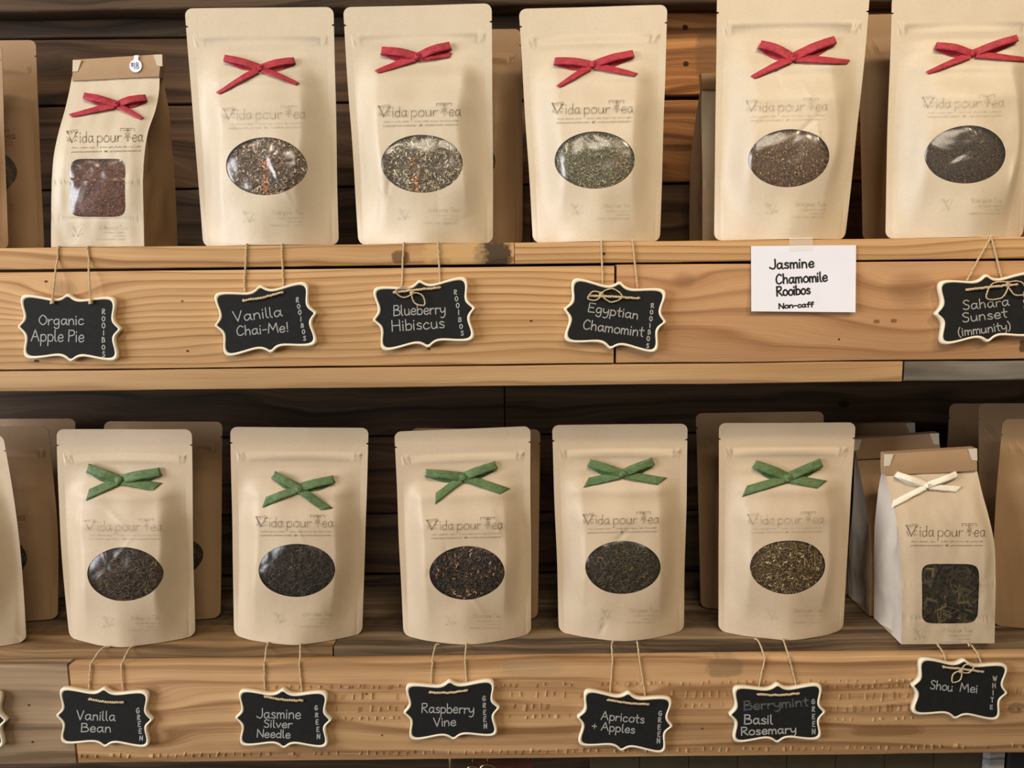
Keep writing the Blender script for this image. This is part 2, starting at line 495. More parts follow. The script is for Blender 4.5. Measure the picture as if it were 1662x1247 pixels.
def plank(name, x0, x1, y0, y1, z0, z1, m, parent, bev=.0012, jit=.0005, seed=0, n=None, endj=0.):
    n = n or max(6, int((x1 - x0) / .02))
    prof = []
    for cx_, cz_, a0 in ((y1 - bev, z1 - bev, 0), (y0 + bev, z1 - bev, 90), (y0 + bev, z0 + bev, 180), (y1 - bev, z0 + bev, 270)):
        for k in range(3):
            a = radians(a0 + k * 45); prof.append((cx_ + cos(a) * bev, cz_ + sin(a) * bev))
    mb = MB(); vs = []; fs = []; c = len(prof)
    for i in range(n + 1):
        x = lerp(x0, x1, i / n)
        for k, (yy, zz) in enumerate(prof):
            q = k // 3
            e = 0
            if i in (0, n): e = endj * nz(yy * 60 + seed, zz * 60, i) * (1 if i else -1)
            top = nz(x * 9 + seed * 7.3, 3.1 + (0 if zz > (z0 + z1) / 2 else 20)) * jit + nz(x * 60 + seed, 1.7 * q) * jit * .45
            vs.append((x + e, yy + nz(x * 14 + seed, q * 5.) * jit * .6, zz + top))
    for i in range(n):
        for k in range(c):
            k2 = (k + 1) % c; fs.append((i * c + k, i * c + k2, (i + 1) * c + k2, (i + 1) * c + k))
    fs.append(tuple(range(c))[::-1]); fs.append(tuple(range(n * c, n * c + c)))
    mb.add(vs, fs); o = mb.build(name, m, parent, True)
    md = o.modifiers.new('edge', 'EDGE_SPLIT'); md.split_angle = radians(50)
    return o


def kn(px, py, r, Y=0.):
    p = P(px, py, Y); return (p.x, p.z, r)
def stn(px, py, rx, rz, c, k=1., Y=0.):
    p = P(px, py, Y); return (p.x, p.z, rx, rz, c, k)


PINE = (srgb(212, 174, 126), srgb(194, 152, 104), srgb(148, 106, 64))
PINE_R = (srgb(198, 156, 114), srgb(182, 138, 97), srgb(140, 99, 63))
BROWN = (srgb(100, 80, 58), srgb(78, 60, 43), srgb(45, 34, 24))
HONEY = (srgb(214, 158, 98), srgb(180, 122, 70), srgb(108, 68, 36))
GRAYW = (srgb(150, 128, 98), srgb(118, 98, 74), srgb(70, 56, 42))
blk = srgb(30, 22, 15)
dk = srgb(54, 43, 34)
XL, XR = -.66, .66
w_edge_l = wood('pine_edge_left', *PINE, seed=1, rings=60, stains=[stn(650, 418, .008, .006, srgb(98, 72, 46), .8), stn(716, 425, .009, .003, srgb(92, 62, 36), .6), stn(800, 414, .017, .012, dk, .92), stn(738, 416, .028, .016, srgb(206, 170, 116), .55)])
w_edge_r = wood('pine_edge_right', *PINE, seed=2, rings=150, warp=.004, streak=.4, stains=[stn(980, 412, .0016, .0012, blk, .9)])
w_front_l = wood('pine_front_left', *PINE, seed=3, rings=150, warp=.0055, streak=.45,
                 knots=[kn(104, 470, .011), kn(905, 640, .03)],
                 stains=[stn(75, 457, .0016, .0011, blk, .9), stn(60, 586, .0025, .0012, blk, .9), stn(296, 489, .0012, .001, blk, .8), stn(305, 570, .0014, .001, blk, .9), stn(862, 521, .0014, .001, blk, .8), stn(696, 566, .0018, .0012, dk, .9)])
w_front_r = wood('pine_front_right', *PINE_R, seed=4, rings=48, warp=.012, streak=.3,
                 knots=[kn(1110, 455, .010), kn(1480, 470, .02)],
                 stains=[stn(1423, 522, .003, .0018, srgb(120, 78, 44), .8), stn(1451, 521, .003, .0018, srgb(120, 78, 44), .8), stn(1362, 551, .0011, .001, blk, .9), stn(1661, 562, .0035, .006, blk, .75)])
w_strip_l = wood('pine_strip', srgb(200, 166, 122), srgb(184, 148, 106), srgb(146, 108, 70), seed=5, rings=50, warp=.006, streak=.45, blotch=.35, blotch_col=srgb(170, 134, 88))
w_strip_r = wood('weathered_strip', srgb(108, 96, 80), srgb(78, 68, 54), srgb(44, 37, 29), seed=6, rings=40, streak=.8, blotch=.6, blotch_col=srgb(172, 166, 152), rough=.8)
w_low_l = wood('gray_board', srgb(184, 158, 126), srgb(162, 136, 106), srgb(112, 90, 68), seed=7, rings=30, warp=.008, streak=.7, blotch=.4, blotch_col=srgb(126, 106, 82),
               stains=[stn(46, 1146, .0013, .001, blk, .9), stn(52, 1206, .0015, .001, blk, .9)])
w_low_r = wood('pine_low_board', srgb(214, 176, 130), srgb(196, 156, 112), srgb(142, 104, 68), seed=8, rings=45, warp=.006, streak=.7, blotch=.35, blotch_col=srgb(160, 120, 78),
               knots=[kn(248, 1122, .0085), kn(252, 1196, .007), kn(1023, 1112, .0055)],
               stains=[stn(1176, 1084, .018, .010, srgb(120, 98, 72), .55), stn(595, 1127, .0012, .001, blk, .8), stn(620, 1194, .0012, .001, blk, .8), stn(1140, 1183, .0012, .001, blk, .7), stn(1440, 1186, .035, .006, srgb(128, 92, 58), .6), stn(1650, 1150, .008, .006, srgb(112, 86, 60), .6), stn(862, 1084, .03, .008, srgb(150, 132, 104), .35)])
w_shelf_gray = wood('gray_shelf_plank', *GRAYW, seed=9, rings=22, warp=.01, streak=.9, rough=.75)
w_shelf_tan = wood('tan_shelf_plank', srgb(170, 138, 98), srgb(142, 112, 76), srgb(92, 70, 46), seed=10, rings=22, warp=.01, streak=.8, rough=.75)
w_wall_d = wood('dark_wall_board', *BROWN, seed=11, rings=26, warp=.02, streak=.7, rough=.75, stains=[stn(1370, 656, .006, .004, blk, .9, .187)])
w_wall_d2 = wood('brown_wall_board', srgb(116, 88, 62), srgb(90, 66, 44), srgb(52, 37, 24), seed=12, rings=30, warp=.02, streak=.7, rough=.7)
w_wall_h = wood('lit_honey_wall_board', *HONEY, seed=13, rings=34, warp=.02, streak=.8, rough=.6,
                stains=[stn(1112, 45, .003, .0028, blk, .95, .187), stn(1113, 104, .003, .0028, blk, .95, .187), stn(1150, 90, .014, .03, srgb(112, 84, 54), .55, .187)])
w_wall_h2 = wood('dim_honey_wall_board', srgb(190, 138, 86), srgb(156, 106, 60), srgb(90, 56, 30), seed=14, rings=24, warp=.02, streak=.9, rough=.7, stains=[stn(1115, 240, .03, .004, srgb(80, 52, 30), .6, .187)])

zw = lambda py: P(831, py, Y_WALL).z
wall = empty('wall_back', (0, Y_WALL, zw(930)), kind='structure')
rows = [(-215, -82, w_wall_d, w_wall_d), (-80, 16, w_wall_d, w_wall_d), (18, 54, w_wall_d, None), (56, 163, w_wall_d2, None), (18, 158, None, w_wall_h), (165, 300, w_wall_d2, w_wall_h2), (302, 436, w_wall_d, w_wall_d2),  # tones go honey at right, browner left and below: light falloff put into colour
        (438, 572, w_wall_d, w_wall_d), (574, 706, w_wall_d, w_wall_d), (708, 832, w_wall_d2, w_wall_d2), (834, 930, w_wall_d, w_wall_d)]  # narrow top-left row: a dark board put in for a shadow from above
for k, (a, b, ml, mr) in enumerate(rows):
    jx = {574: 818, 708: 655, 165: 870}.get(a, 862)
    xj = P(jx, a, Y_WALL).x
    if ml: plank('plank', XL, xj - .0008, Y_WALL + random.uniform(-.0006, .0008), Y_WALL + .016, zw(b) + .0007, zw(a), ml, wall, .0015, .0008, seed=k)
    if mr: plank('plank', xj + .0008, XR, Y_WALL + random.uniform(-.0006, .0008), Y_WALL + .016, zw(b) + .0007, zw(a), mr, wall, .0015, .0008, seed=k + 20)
# lower wall (behind the space under the lower shelf)
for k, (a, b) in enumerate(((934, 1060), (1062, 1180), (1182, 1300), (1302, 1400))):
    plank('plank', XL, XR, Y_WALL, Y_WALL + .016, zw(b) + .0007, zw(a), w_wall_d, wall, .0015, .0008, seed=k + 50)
plank('leak_blocking_sheet', XL, XR, Y_WALL + .018, Y_WALL + .024, zw(1400), zw(-215), w_wall_d, wall, .001, .0002, seed=77)  # added sheet behind the boards, blocks light leaking through their gaps
# dark ledge over the back boards
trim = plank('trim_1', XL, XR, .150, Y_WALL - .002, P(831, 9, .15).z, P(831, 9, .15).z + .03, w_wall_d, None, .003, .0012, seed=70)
tag(trim, kind='structure')

up = empty('wooden_shelf', (0, 0, Z_UP), 'upper pine shelf with a wide front board, red-ribboned pouches on top', 'shelf')
xj = P(835, 412, 0).x
plank('shelf_plank', XL, xj - .0003, .0, .0915, Z_UPB + .0012, Z_UP, w_edge_l, up, .0012, .0006, seed=1)
plank('shelf_plank', xj + .0003, XR, .0, .0915, Z_UPB + .0012, Z_UP, w_edge_r, up, .0012, .0006, seed=2)
plank('shelf_plank', XL, XR, .0930, .185, Z_UPB + .0012, Z_UP, w_shelf_tan, up, .0012, .0006, seed=3)
plank('front_board', XL, P(996.5, 510, 0).x, -.0002, .0185, Z_FB + .0002, Z_UPB - .0012, w_front_l, up, .0010, .0005, seed=4, endj=.0006)
plank('front_board', P(1000.5, 510, 0).x, XR, .0004, .0185, Z_FB, Z_UPB - .0006, w_front_r, up, .0010, .0005, seed=5, endj=.0006)
xs = P(1467, 600, 0).x
plank('bottom_plank', XL, xs - .0012, .0006, .185, Z_UL, Z_FB - .0012, w_strip_l, up, .0010, .0005, seed=6, endj=.0006)
plank('bottom_plank', xs + .0008, XR, -.0004, .185, Z_UL + .0004, Z_FB - .0018, w_strip_r, up, .0018, .0009, seed=7, endj=.001)

lo = empty('wooden_shelf', (0, 0, Z_LO), 'lower shelf of grey planks with saw-marked pine front board, green-ribboned pouches on top', 'shelf')
xg = P(541, 1050, .016).x
plank('shelf_plank', XL, xg - .0006, .0150, .0690, Z_LO - .016, Z_LO, w_shelf_tan, lo, .0015, .0007, seed=11, endj=.001)
plank('shelf_plank', xg + .0006, XR, .0150, .0690, Z_LO - .016, Z_LO + .0002, w_shelf_gray, lo, .0015, .0007, seed=12, endj=.001)
plank('shelf_plank', XL, XR, .0705, .185, Z_LO - .017, Z_LO - .0006, w_shelf_gray, lo, .0015, .0007, seed=13)
plank('front_board', XL, P(117, 1160, 0).x - .0010, .0012, .0135, Z_LBB - .001, Z_LB + .0004, w_low_l, lo, .0012, .0007, seed=14, endj=.0015)
xb = P(117, 1160, 0).x + .0016
fb = plank('front_board', xb, XR, .0, .0135, Z_LBB, Z_LB, w_low_r, lo, .0014, .0007, seed=15, endj=.0015)
plank('rear_batten', XL, XR, .0140, .0320, Z_LBB + .004, Z_LO - .0165, w_wall_d2, lo, .0015, .0005, seed=16)
# saw chatter on the lower front board: small torn slivers in rows
mb = MB()
for (py, xa, xe, step, hh, dens) in ((1112, 425, 1662, 11, 5, .75), (1128, 545, 980, 15, 9, .8), (1148, 545, 900, 14, 9, .75), (1164, 545, 985, 12, 5, .7), (1130, 1090, 1185, 12, 10, .8), (1148, 1100, 1175, 12, 6, .7),
                               (1120, 1335, 1480, 10, 6, .9), (1137, 1335, 1480, 13, 11, .85), (1157, 1335, 1480, 11, 10, .85), (1173, 1335, 1480, 12, 5, .8), (1220, 130, 1662, 13, 6, .85), (1131, 1625, 1662, 12, 9, .8), (1160, 1625, 1662, 11, 6, .7)):
    x = xa
    while x < xe:
        if random.random() < dens:
            yy = py + random.uniform(-1.5, 1.5) - (x - 831) * .0112
            h_ = hh * random.uniform(.75, 1.25) / 2; w_ = random.uniform(.7, 1.9) if random.random() < .85 else random.uniform(3, 5)
            sk = random.uniform(-.3, 1.2); hi_ = random.uniform(.0007, .0015)
            c = [P(x - w_ + sk, yy - h_, 0), P(x + w_ + sk, yy - h_, 0), P(x + w_ - sk, yy + h_, 0), P(x - w_ - sk, yy + h_, 0)]
            side = random.random() < .25
            vs = [v + Vector((0, .0004, 0)) for v in c] + [v + Vector((0, -hi_ if (i in (0, 3)) == bool(side) else .0002, 0)) for i, v in enumerate(c)]
            mb.add(vs, [(4, 5, 6, 7), (0, 1, 5, 4), (1, 2, 6, 5), (2, 3, 7, 6), (3, 0, 4, 7)])
        x += step * random.uniform(.88, 1.14)
tag(mb.build('saw_marks', w_low_r, lo, False), kind='stuff')

# ---------------------------------------------------------------- pouches
def outline_rect(Wm, Hm, rt, rb, notch=True, n_edge=26):
    """outline of a pouch in millimetres, counter-clockwise from bottom left, with rounded corners and tear notches"""
    pts = []
    def arc(cx, cy, r, a0, a1, n=5):
        for k in range(n + 1):
            a = radians(lerp(a0, a1, k / n)); pts.append((cx + r * cos(a), cy + r * sin(a)))
    def seg(x0, y0, x1, y1, n):
        for k in range(1, n): pts.append((lerp(x0, x1, k / n), lerp(y0, y1, k / n)))
    arc(rb, rb, rb, 180, 270); seg(rb, 0, Wm - rb, 0, n_edge); arc(Wm - rb, rb, rb, 270, 360)
    nh = Hm * .925
    if notch:
        seg(Wm, rb, Wm, nh - 1.2, 24); pts.extend([(Wm, nh - 1.0), (Wm - 2.0, nh - .3), (Wm - 2.0, nh + .3), (Wm, nh + 1.0)]); seg(Wm, nh + 1.2, Wm, Hm - rt, 3)
    else: seg(Wm, rb, Wm, Hm - rt, 24)
    arc(Wm - rt, Hm - rt, rt, 0, 90); seg(Wm - rt, Hm, rt, Hm, n_edge); arc(rt, Hm - rt, rt, 90, 180)
    if notch:
        seg(0, Hm - rt, 0, nh + 1.2, 3); pts.extend([(0, nh + 1.0), (2.0, nh + .3), (2.0, nh - .3), (0, nh - 1.0)]); seg(0, nh - 1.2, 0, rb, 24)
    else: seg(0, Hm - rt, 0, rb, 24)
    return pts


class Surf:
    """a sheet S(s, t): s across, t up; off pushes towards the viewer"""
    notch = True; rc = (6.5, 7)
    def __init__(s, base, W_, H_): s.base = base; s.W = W_; s.H = H_
    def at(s, u, v, off=0.):
        p = s.base(u, v); return Vector((p[0], p[1] - off, p[2]))
    def uv(s, px, py):
        u = v = .5; e = .004
        for _ in range(7):
            a = project(s.at(u, v)); b = project(s.at(u + e, v)); c = project(s.at(u, v + e))
            j11, j21 = (b[0] - a[0]) / e, (b[1] - a[1]) / e; j12, j22 = (c[0] - a[0]) / e, (c[1] - a[1]) / e
            dx, dy = px - a[0], py - a[1]; D = j11 * j22 - j12 * j21
            if abs(D) < 1e-9: break
            u += clamp((dx * j22 - dy * j12) / D, -.4, .4); v += clamp((dy * j11 - dx * j21) / D, -.4, .4)
            u = clamp(u, -.1, 1.1); v = clamp(v, -.1, 1.1)
        return u, v
    def px(s, px, py, off=0.):
        u, v = s.uv(px, py); return s.at(u, v, off)


def hole_spec(S, cx, cy, hw, hh, n):
    c = S.uv(cx, cy); a = S.uv(cx + hw, cy); b = S.uv(cx - hw, cy); d = S.uv(cx, cy + hh); e = S.uv(cx, cy - hh)
    return ((a[0] + b[0]) / 2 * S.W, (d[1] + e[1]) / 2 * S.H, abs(a[0] - b[0]) / 2 * S.W, abs(e[1] - d[1]) / 2 * S.H, n)


def hole_r(hs, ang, grow=0.):
    a, b, n = hs[2] + grow, hs[3] + grow, hs[4]
    return 1 / ((abs(cos(ang)) / a) ** n + (abs(sin(ang)) / b) ** n) ** (1 / n)


def sheet(mb, S, outl, hs, rings, off=0., flip=False):
    """fills outline (mm) down to the hole; returns index list of outline verts"""
    cx, cy = (hs[0], hs[1]) if hs else (S.W / 2, S.H / 2)
    n = len(outl); base = len(mb.v); vs = []; fs = []; uvs = []
    inner = []; mg = 3.0 if S.notch else .8
    ins = []; mid_i = min(range(len(outl)), key=lambda i: abs(outl[i][0] - S.W / 2) + outl[i][1])
    for (x, y) in outl:
        r = S.rc[0] if y > S.H / 2 else S.rc[1]
        qx = clamp(x, r, S.W - r); qy = clamp(y, r, S.H - r)
        if r > mg and abs(x - qx) > 1e-4 and abs(y - qy) > 1e-4: ins.append((qx + (x - qx) * (r - mg) / r, qy + (y - qy) * (r - mg) / r))
        else: ins.append((clamp(x, mg, S.W - mg), clamp(y, mg, S.H - mg)))
    for q_, (x, y) in enumerate(ins):
        a = -pi / 2 + 2 * pi * (q_ - mid_i) / len(outl)
        r = hole_r(hs, a) if hs else .05
        inner.append((cx + cos(a) * r, cy + sin(a) * r))
    for k in range(rings + 1):
        t = k / rings
        for (o, i, w_) in zip(outl, inner, ins):
            if k == 0: x, y = o
            else: t = (k - 1) / (rings - 1); x, y = lerp(w_[0], i[0], t), lerp(w_[1], i[1], t)
            vs.append(S.at(x / S.W, y / S.H, off)); uvs.append((clamp(x / S.W, .012, .988), clamp(y / S.H, .004, .996)))
    mb.nrm(S, uvs, -1. if flip else 1.)
    for k in range(rings):
        for j in range(n):
            j2 = (j + 1) % n; f = (k * n + j, k * n + j2, (k + 1) * n + j2, (k + 1) * n + j); fs.append(f[::-1] if flip else f)
    if not hs: vs.append(S.at(cx / S.W, cy / S.H, off)); c = len(vs) - 1; fs += [((rings * n + j), rings * n + (j + 1) % n, c) if not flip else ((rings * n + (j + 1) % n), rings * n + j, c) for j in range(n)]
    mb.add(vs, fs); return list(range(base, base + n))


def disc(mb, S, hs, off, grow, rings=10, n=64, nzamp=0., seed=0, pillow=0.):
    uvs = []; vs = []; fs = []
    for k in range(rings + 1):
        t = 1 - k / rings
        for j in range(n):
            a = 2 * pi * j / n; r = hole_r(hs, a, grow) * t
            x, y = hs[0] + cos(a) * r, hs[1] + sin(a) * r
            vs.append(S.at(x / S.W, y / S.H, off + nzamp * nz(x * .09 + seed, y * .07) + pillow * (1 - t ** 5)))
            uvs.append((x / S.W, y / S.H))
            if k == rings: break
    for k in range(rings - 1):
        for j in range(n): j2 = (j + 1) % n; fs.append((k * n + j, k * n + j2, (k + 1) * n + j2, (k + 1) * n + j))
    if not pillow: mb.nrm(S, uvs)
    c = len(vs) - 1
    for j in range(n): fs.append(((rings - 1) * n + j, (rings - 1) * n + (j + 1) % n, c))
    mb.add(vs, fs)


def flakes(mb, S, hs, pal, count, lmin, lmax, wid, seed, curl=.0, zone=None, kk=1.0):
    rnd = random.Random(seed)
    for _ in range(count):
        a = rnd.uniform(0, 2 * pi); r = hole_r(hs, a, .5) * math.sqrt(rnd.random())
        x, y = hs[0] + cos(a) * r, hs[1] + sin(a) * r
        col = rnd.choices([p[:3] for p in pal], [p[3] for p in pal])[0]
        if zone and abs(x - hs[0] - zone[0]) < zone[1] * rnd.uniform(.3, 1.2) and y < hs[1] + hs[3] * .25 and rnd.random() < .35: col = zone[2]
        k = rnd.uniform(.8, 1.9) * kk; col = tuple(min(1, c * k) for c in col)
        L = rnd.uniform(lmin, lmax); w = rnd.uniform(.6, 1.2) * wid; an = rnd.uniform(0, pi); d = rnd.uniform(.0014, .0031)
        tl = rnd.uniform(-.35, .35); cu = rnd.uniform(-curl, curl)
        pts = []; m = 3 if curl else 2
        for q in range(m):
            t = q / (m - 1) - .5
            aa = an + cu * t
            pts.append((x + cos(aa) * L * t - sin(an) * cu * L * t * t, y + sin(aa) * L * t + cos(an) * cu * L * t * t, d + tl * t * .0012))
        vs = []; fs = []
        for q, (qx, qy, qd) in enumerate(pts):
            ww = w * (.5 if q != m // 2 or m == 2 else .62)
            nx, ny = -sin(an) * ww, cos(an) * ww
            for (ox, od) in ((1, 0), (0, -.0003), (-1, 0), (0, .0004)):
                vs.append(S.at((qx + nx * ox) / S.W, (qy + ny * ox) / S.H, -(qd + od)))
        for q in range(m - 1):
            for e in range(4): fs.append((q * 4 + e, q * 4 + (e + 1) % 4, q * 4 + 4 + (e + 1) % 4, q * 4 + 4 + e))
        fs.append((3, 2, 1, 0)); e0 = (m - 1) * 4; fs.append((e0, e0 + 1, e0 + 2, e0 + 3))
        mb.add(vs, fs, col)


def c3(r, g, b, w): return (*srgb(r, g, b), w)
TEAS = {
    'chai': dict(pal=[c3(112, 94, 78, 4), c3(150, 132, 108, 3), c3(84, 68, 52, 3), c3(200, 184, 150, 1.4), c3(140, 96, 60, 1.2)], n=1300, l=(1.2, 3.2), w=1.1, zone=(-1, 4, srgb(204, 112, 48))),
    'blue': dict(pal=[c3(132, 120, 96, 3), c3(90, 80, 62, 3), c3(214, 204, 176, 2.4), c3(160, 148, 118, 2)], n=1500, l=(1.6, 3.6), w=.8, zone=(-7, 4, srgb(208, 122, 52))),
    'mint': dict(pal=[c3(120, 116, 88, 4), c3(148, 142, 112, 3), c3(90, 88, 66, 3), c3(176, 168, 130, 1.2)], n=1900, l=(.9, 2.0), w=.8, zone=(22, 7, srgb(160, 126, 78))),
    'brown': dict(pal=[c3(120, 92, 64, 4), c3(86, 64, 42, 4), c3(150, 124, 92, 2), c3(190, 164, 120, .6)], n=1900, l=(.8, 1.8), w=.7),
    'fine': dict(pal=[c3(80, 66, 46, 4), c3(60, 48, 34, 4), c3(106, 86, 58, 2)], n=1700, l=(.9, 2.0), w=.6),
    'rooi': dict(pal=[c3(136, 88, 66, 4), c3(106, 70, 54, 4), c3(166, 130, 106, 2.4), c3(110, 100, 84, 1)], n=2000, l=(.8, 1.8), w=.6),
    'dark': dict(pal=[c3(84, 66, 46, 5), c3(44, 36, 26, 4), c3(92, 76, 54, 1.4), c3(120, 92, 60, .4)], n=700, l=(3, 7), w=.9, curl=.9),
    'black': dict(pal=[c3(64, 56, 46, 5), c3(40, 34, 28, 4), c3(96, 82, 64, 1.4)], n=800, l=(3, 7), w=.8, curl=1.1),
    'berry': dict(pal=[c3(44, 38, 28, 5), c3(66, 52, 38, 3), c3(140, 84, 50, .8), c3(178, 150, 118, .5), c3(96, 66, 52, 1)], n=800, l=(2, 5), w=1.1, curl=.7),
    'green': dict(pal=[c3(70, 62, 44, 5), c3(48, 42, 29, 4), c3(88, 78, 50, 1.6), c3(124, 92, 52, .5)], n=900, l=(2, 5), w=.9, curl=.8),
    'herb': dict(pal=[c3(98, 78, 48, 4), c3(66, 52, 32, 4), c3(134, 114, 74, 2.5), c3(190, 174, 132, .7)], n=1200, l=(2, 5), w=.75, curl=.8),
    'leaf': dict(pal=[c3(50, 42, 30, 5), c3(66, 58, 38, 3), c3(88, 78, 50, 1.4), c3(28, 24, 18, 4), c3(112, 98, 60, .5)], n=280, l=(8, 20), w=3.4, curl=1.8),
}
TEA_BED = {k: plain('tea_bed_' + k, tuple(c * .8 for c in v['pal'][0][:3]), .8, .2, .5, 900) for k, v in TEAS.items()}


def window(S, hs, parent, tea, seed):
    T = TEAS[tea]
    mb = MB(); disc(mb, S, hs, -.0036, 1.5); bed = mb.build('tea', TEA_BED[tea], parent)
    mb = MB(); flakes(mb, S, hs, T['pal'], T['n'], *T['l'], T['w'], seed, T.get('curl', 0), T.get('zone'), .72 if tea in ('dark', 'black', 'green', 'berry', 'leaf') else 1.0); fl = mb.build('tea_leaves', TEA, bed, False)
    tag(fl, kind='stuff')
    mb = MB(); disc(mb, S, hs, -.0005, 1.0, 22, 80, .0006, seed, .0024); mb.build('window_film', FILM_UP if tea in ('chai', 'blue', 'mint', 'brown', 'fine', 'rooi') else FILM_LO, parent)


def logo(S, parent, x0, x1, base, sc, slope=0., mat=None, faint=None):
    """stamped lettering: an ornate V, ida pour, a tall T, ea, a line of tiny script and a dashed rule"""
    at = lambda a, b: S.px(a, b, .0013 if S.notch else .0003)
    mb = MB(); Wl = x1 - x0; X = lambda u: x0 + Wl * u; Y = lambda u, v: base + slope * Wl * u - v * sc
    def wr(s, u0, u1, cap, w=1.35, dv=0.): write(mb, s, X(u0), Y(u0, dv), X(u1), Y(u1, dv), cap * sc, w * sc / 1.0, at, .05)
    for st, w_ in (([(0, 19), (.06, 1)], 2.4), ([(.06, 1), (.125, 17)], 1.5), ([(-.012, 18), (.02, 19)], 1.), ([(.11, 18), (.145, 17)], 1.), ([(.03, 16), (.045, 20), (.06, 17), (.05, 14)], .9), ([(.10, 20), (.125, 21), (.14, 18), (.115, 15), (.10, 18)], .9),
                   ([(.0, 3), (.012, 7), (.0, 9)], .9), ([(.02, 1), (.03, 4), (.015, 5)], .9), ([(.10, 8), (.12, 11), (.135, 8)], .9), ([(.095, 1), (.11, 5), (.13, 2)], .9), ([(.075, 17), (.085, 20), (.07, 21)], .9)):
        ribbon(mb, [(X(u), Y(u, v)) for u, v in (catmull(st, 3) if len(st) > 2 else st)], w_ * sc, at)
    wr('ida', .165, .345, 18); wr('pour', .39, .71, 17.5)
    wr('ea', .85, .995, 17.5)
    for st in ([(.70, 21.5), (.88, 21.5)], [(.70, 21.5), (.70, 17)], [(.88, 21.5), (.88, 17)], [(.735, 18.5), (.84, 18.5)], [(.785, 21), (.785, 1)], [(.80, 21), (.80, 1)], [(.76, 14), (.775, 9), (.75, 6)], [(.82, 15), (.81, 9), (.835, 5)]):
        ribbon(mb, [(X(u), Y(u, v)) for u, v in st], 1.0 * sc, at)
    # tiny illegible script, then a dashed rule with a dot in the middle
    for (ua, ub) in ((.06, .14), (.16, .27), (.29, .36), (.43, .52), (.54, .6), (.62, .72), (.74, .78), (.8, .9), (.91, .96)):
        n = max(4, int((ub - ua) * 60)); ribbon(mb, [(X(lerp(ua, ub, i / n)), Y(lerp(ua, ub, i / n), -8.5 + (1.1 if i % 2 else -.9) * random.uniform(.6, 1.2))) for i in range(n + 1)], .75 * sc, at)
    for (ua, ub) in ((.05, .46), (.56, .97)):
        n = 26
        for i in range(n):
            a = lerp(ua, ub, i / n); b = lerp(ua, ub, (i + .62) / n)
            ribbon(mb, [(X(a), Y(a, -15.2)), (X(b), Y(b, -15.2 + (1.0 if i % 2 else -1.0)))], 1.0 * sc, at)
    ribbon(mb, [(X(.498), Y(.5, -15)), (X(.52), Y(.52, -15))], 3.0 * sc, at)
    return mb.build('printed_logo', mat or INK, parent, False)


def small_print(S, parent, cx, cy, sc, mat=None):
    at = lambda a, b: S.px(a, b, .0013 if S.notch else .0003)
    mb = MB(); ex, ey = cx - 30 * sc, cy
    for st in ([(-9, -9), (2, 9)], [(-7, -10), (4, 8)], [(9, -8), (1, 9)], [(-4, -8), (-1, -4), (3, -9)], [(-8, 4), (-5, 8), (-9, 9)], [(5, 6), (9, 3), (10, 8)]):
        ribbon(mb, [(ex + a * sc, ey + b * sc) for a, b in st], 1.0 * sc, at)
    write(mb, 'Vida pour Tea', cx + 10 * sc, cy - 4 * sc, cx + 60 * sc, cy - 4 * sc, 7 * sc, .9 * sc, at, .03)
    for (a, b, yy) in ((18, 60, 2), (34, 58, 8), (4, 58, 14)):
        n = int((b - a) / 2.2); ribbon(mb, [(cx + lerp(a, b, i / n) * sc, cy + (yy + (1.2 if i % 2 else -1.2)) * sc) for i in range(n + 1)], .8 * sc, at)
    return mb.build('printed_address', mat or INK_TINY, parent, False)


def ribbon_strip(mb, S, path, w0, w1=None, cut=0., seed=0, th=.00035):
    """paper ribbon along (px, py, height) path; own thickness and crinkles"""
    w1 = w0 if w1 is None else w1
    pts = catmull(path, 7); n = len(pts); vs = []; fs = []; m = 5
    for i, p in enumerate(pts):
        a = pts[max(i - 1, 0)]; b = pts[min(i + 1, n - 1)]
        dx, dy = b[0] - a[0], b[1] - a[1]; l = hypot(dx, dy)
        if l < .35 and i: ox, oy = lastn
        else: ox, oy = -dy / (l or 1), dx / (l or 1)
        if i:
            if ox * lastn[0] + oy * lastn[1] < 0: ox, oy = -ox, -oy
        lastn = (ox, oy)
        t = i / (n - 1); w = lerp(w0, w1, t ** 2)
        for k in range(m):
            q = k / (m - 1) - .5
            cr = nz(i * .55 + seed, q * 3) * .0006 + (abs(q) * -.0009 if k not in (0, 4) else -.0003)
            ex = -cut * q * w * (t ** 8)
            X = p[0] + ox * w * q + dx / (l or 1) * ex; Yp = p[1] + oy * w * q + dy / (l or 1) * ex
            v = S.px(X, Yp, max(p[2] + cr, .0004)); vs.append(v); vs.append(v + Vector((0, th, 0)))
    c = m * 2
    for i in range(n - 1):
        for k in range(m - 1):
            a = i * c + k * 2; b = a + c
            fs += [(a, b, b + 2, a + 2), (a + 1, a + 3, b + 3, b + 1)]
        a = i * c; b = a + c; fs.append((a, a + 1, b + 1, b)); a += 2 * (m - 1); b += 2 * (m - 1); fs.append((a, b, b + 1, a + 1))
    for i in (0, n - 1):
        for k in range(m - 1):
            a = i * c + k * 2; fs.append((a, a + 2, a + 3, a + 1) if i == 0 else (a, a + 1, a + 3, a + 2))
    mb.add(vs, fs)


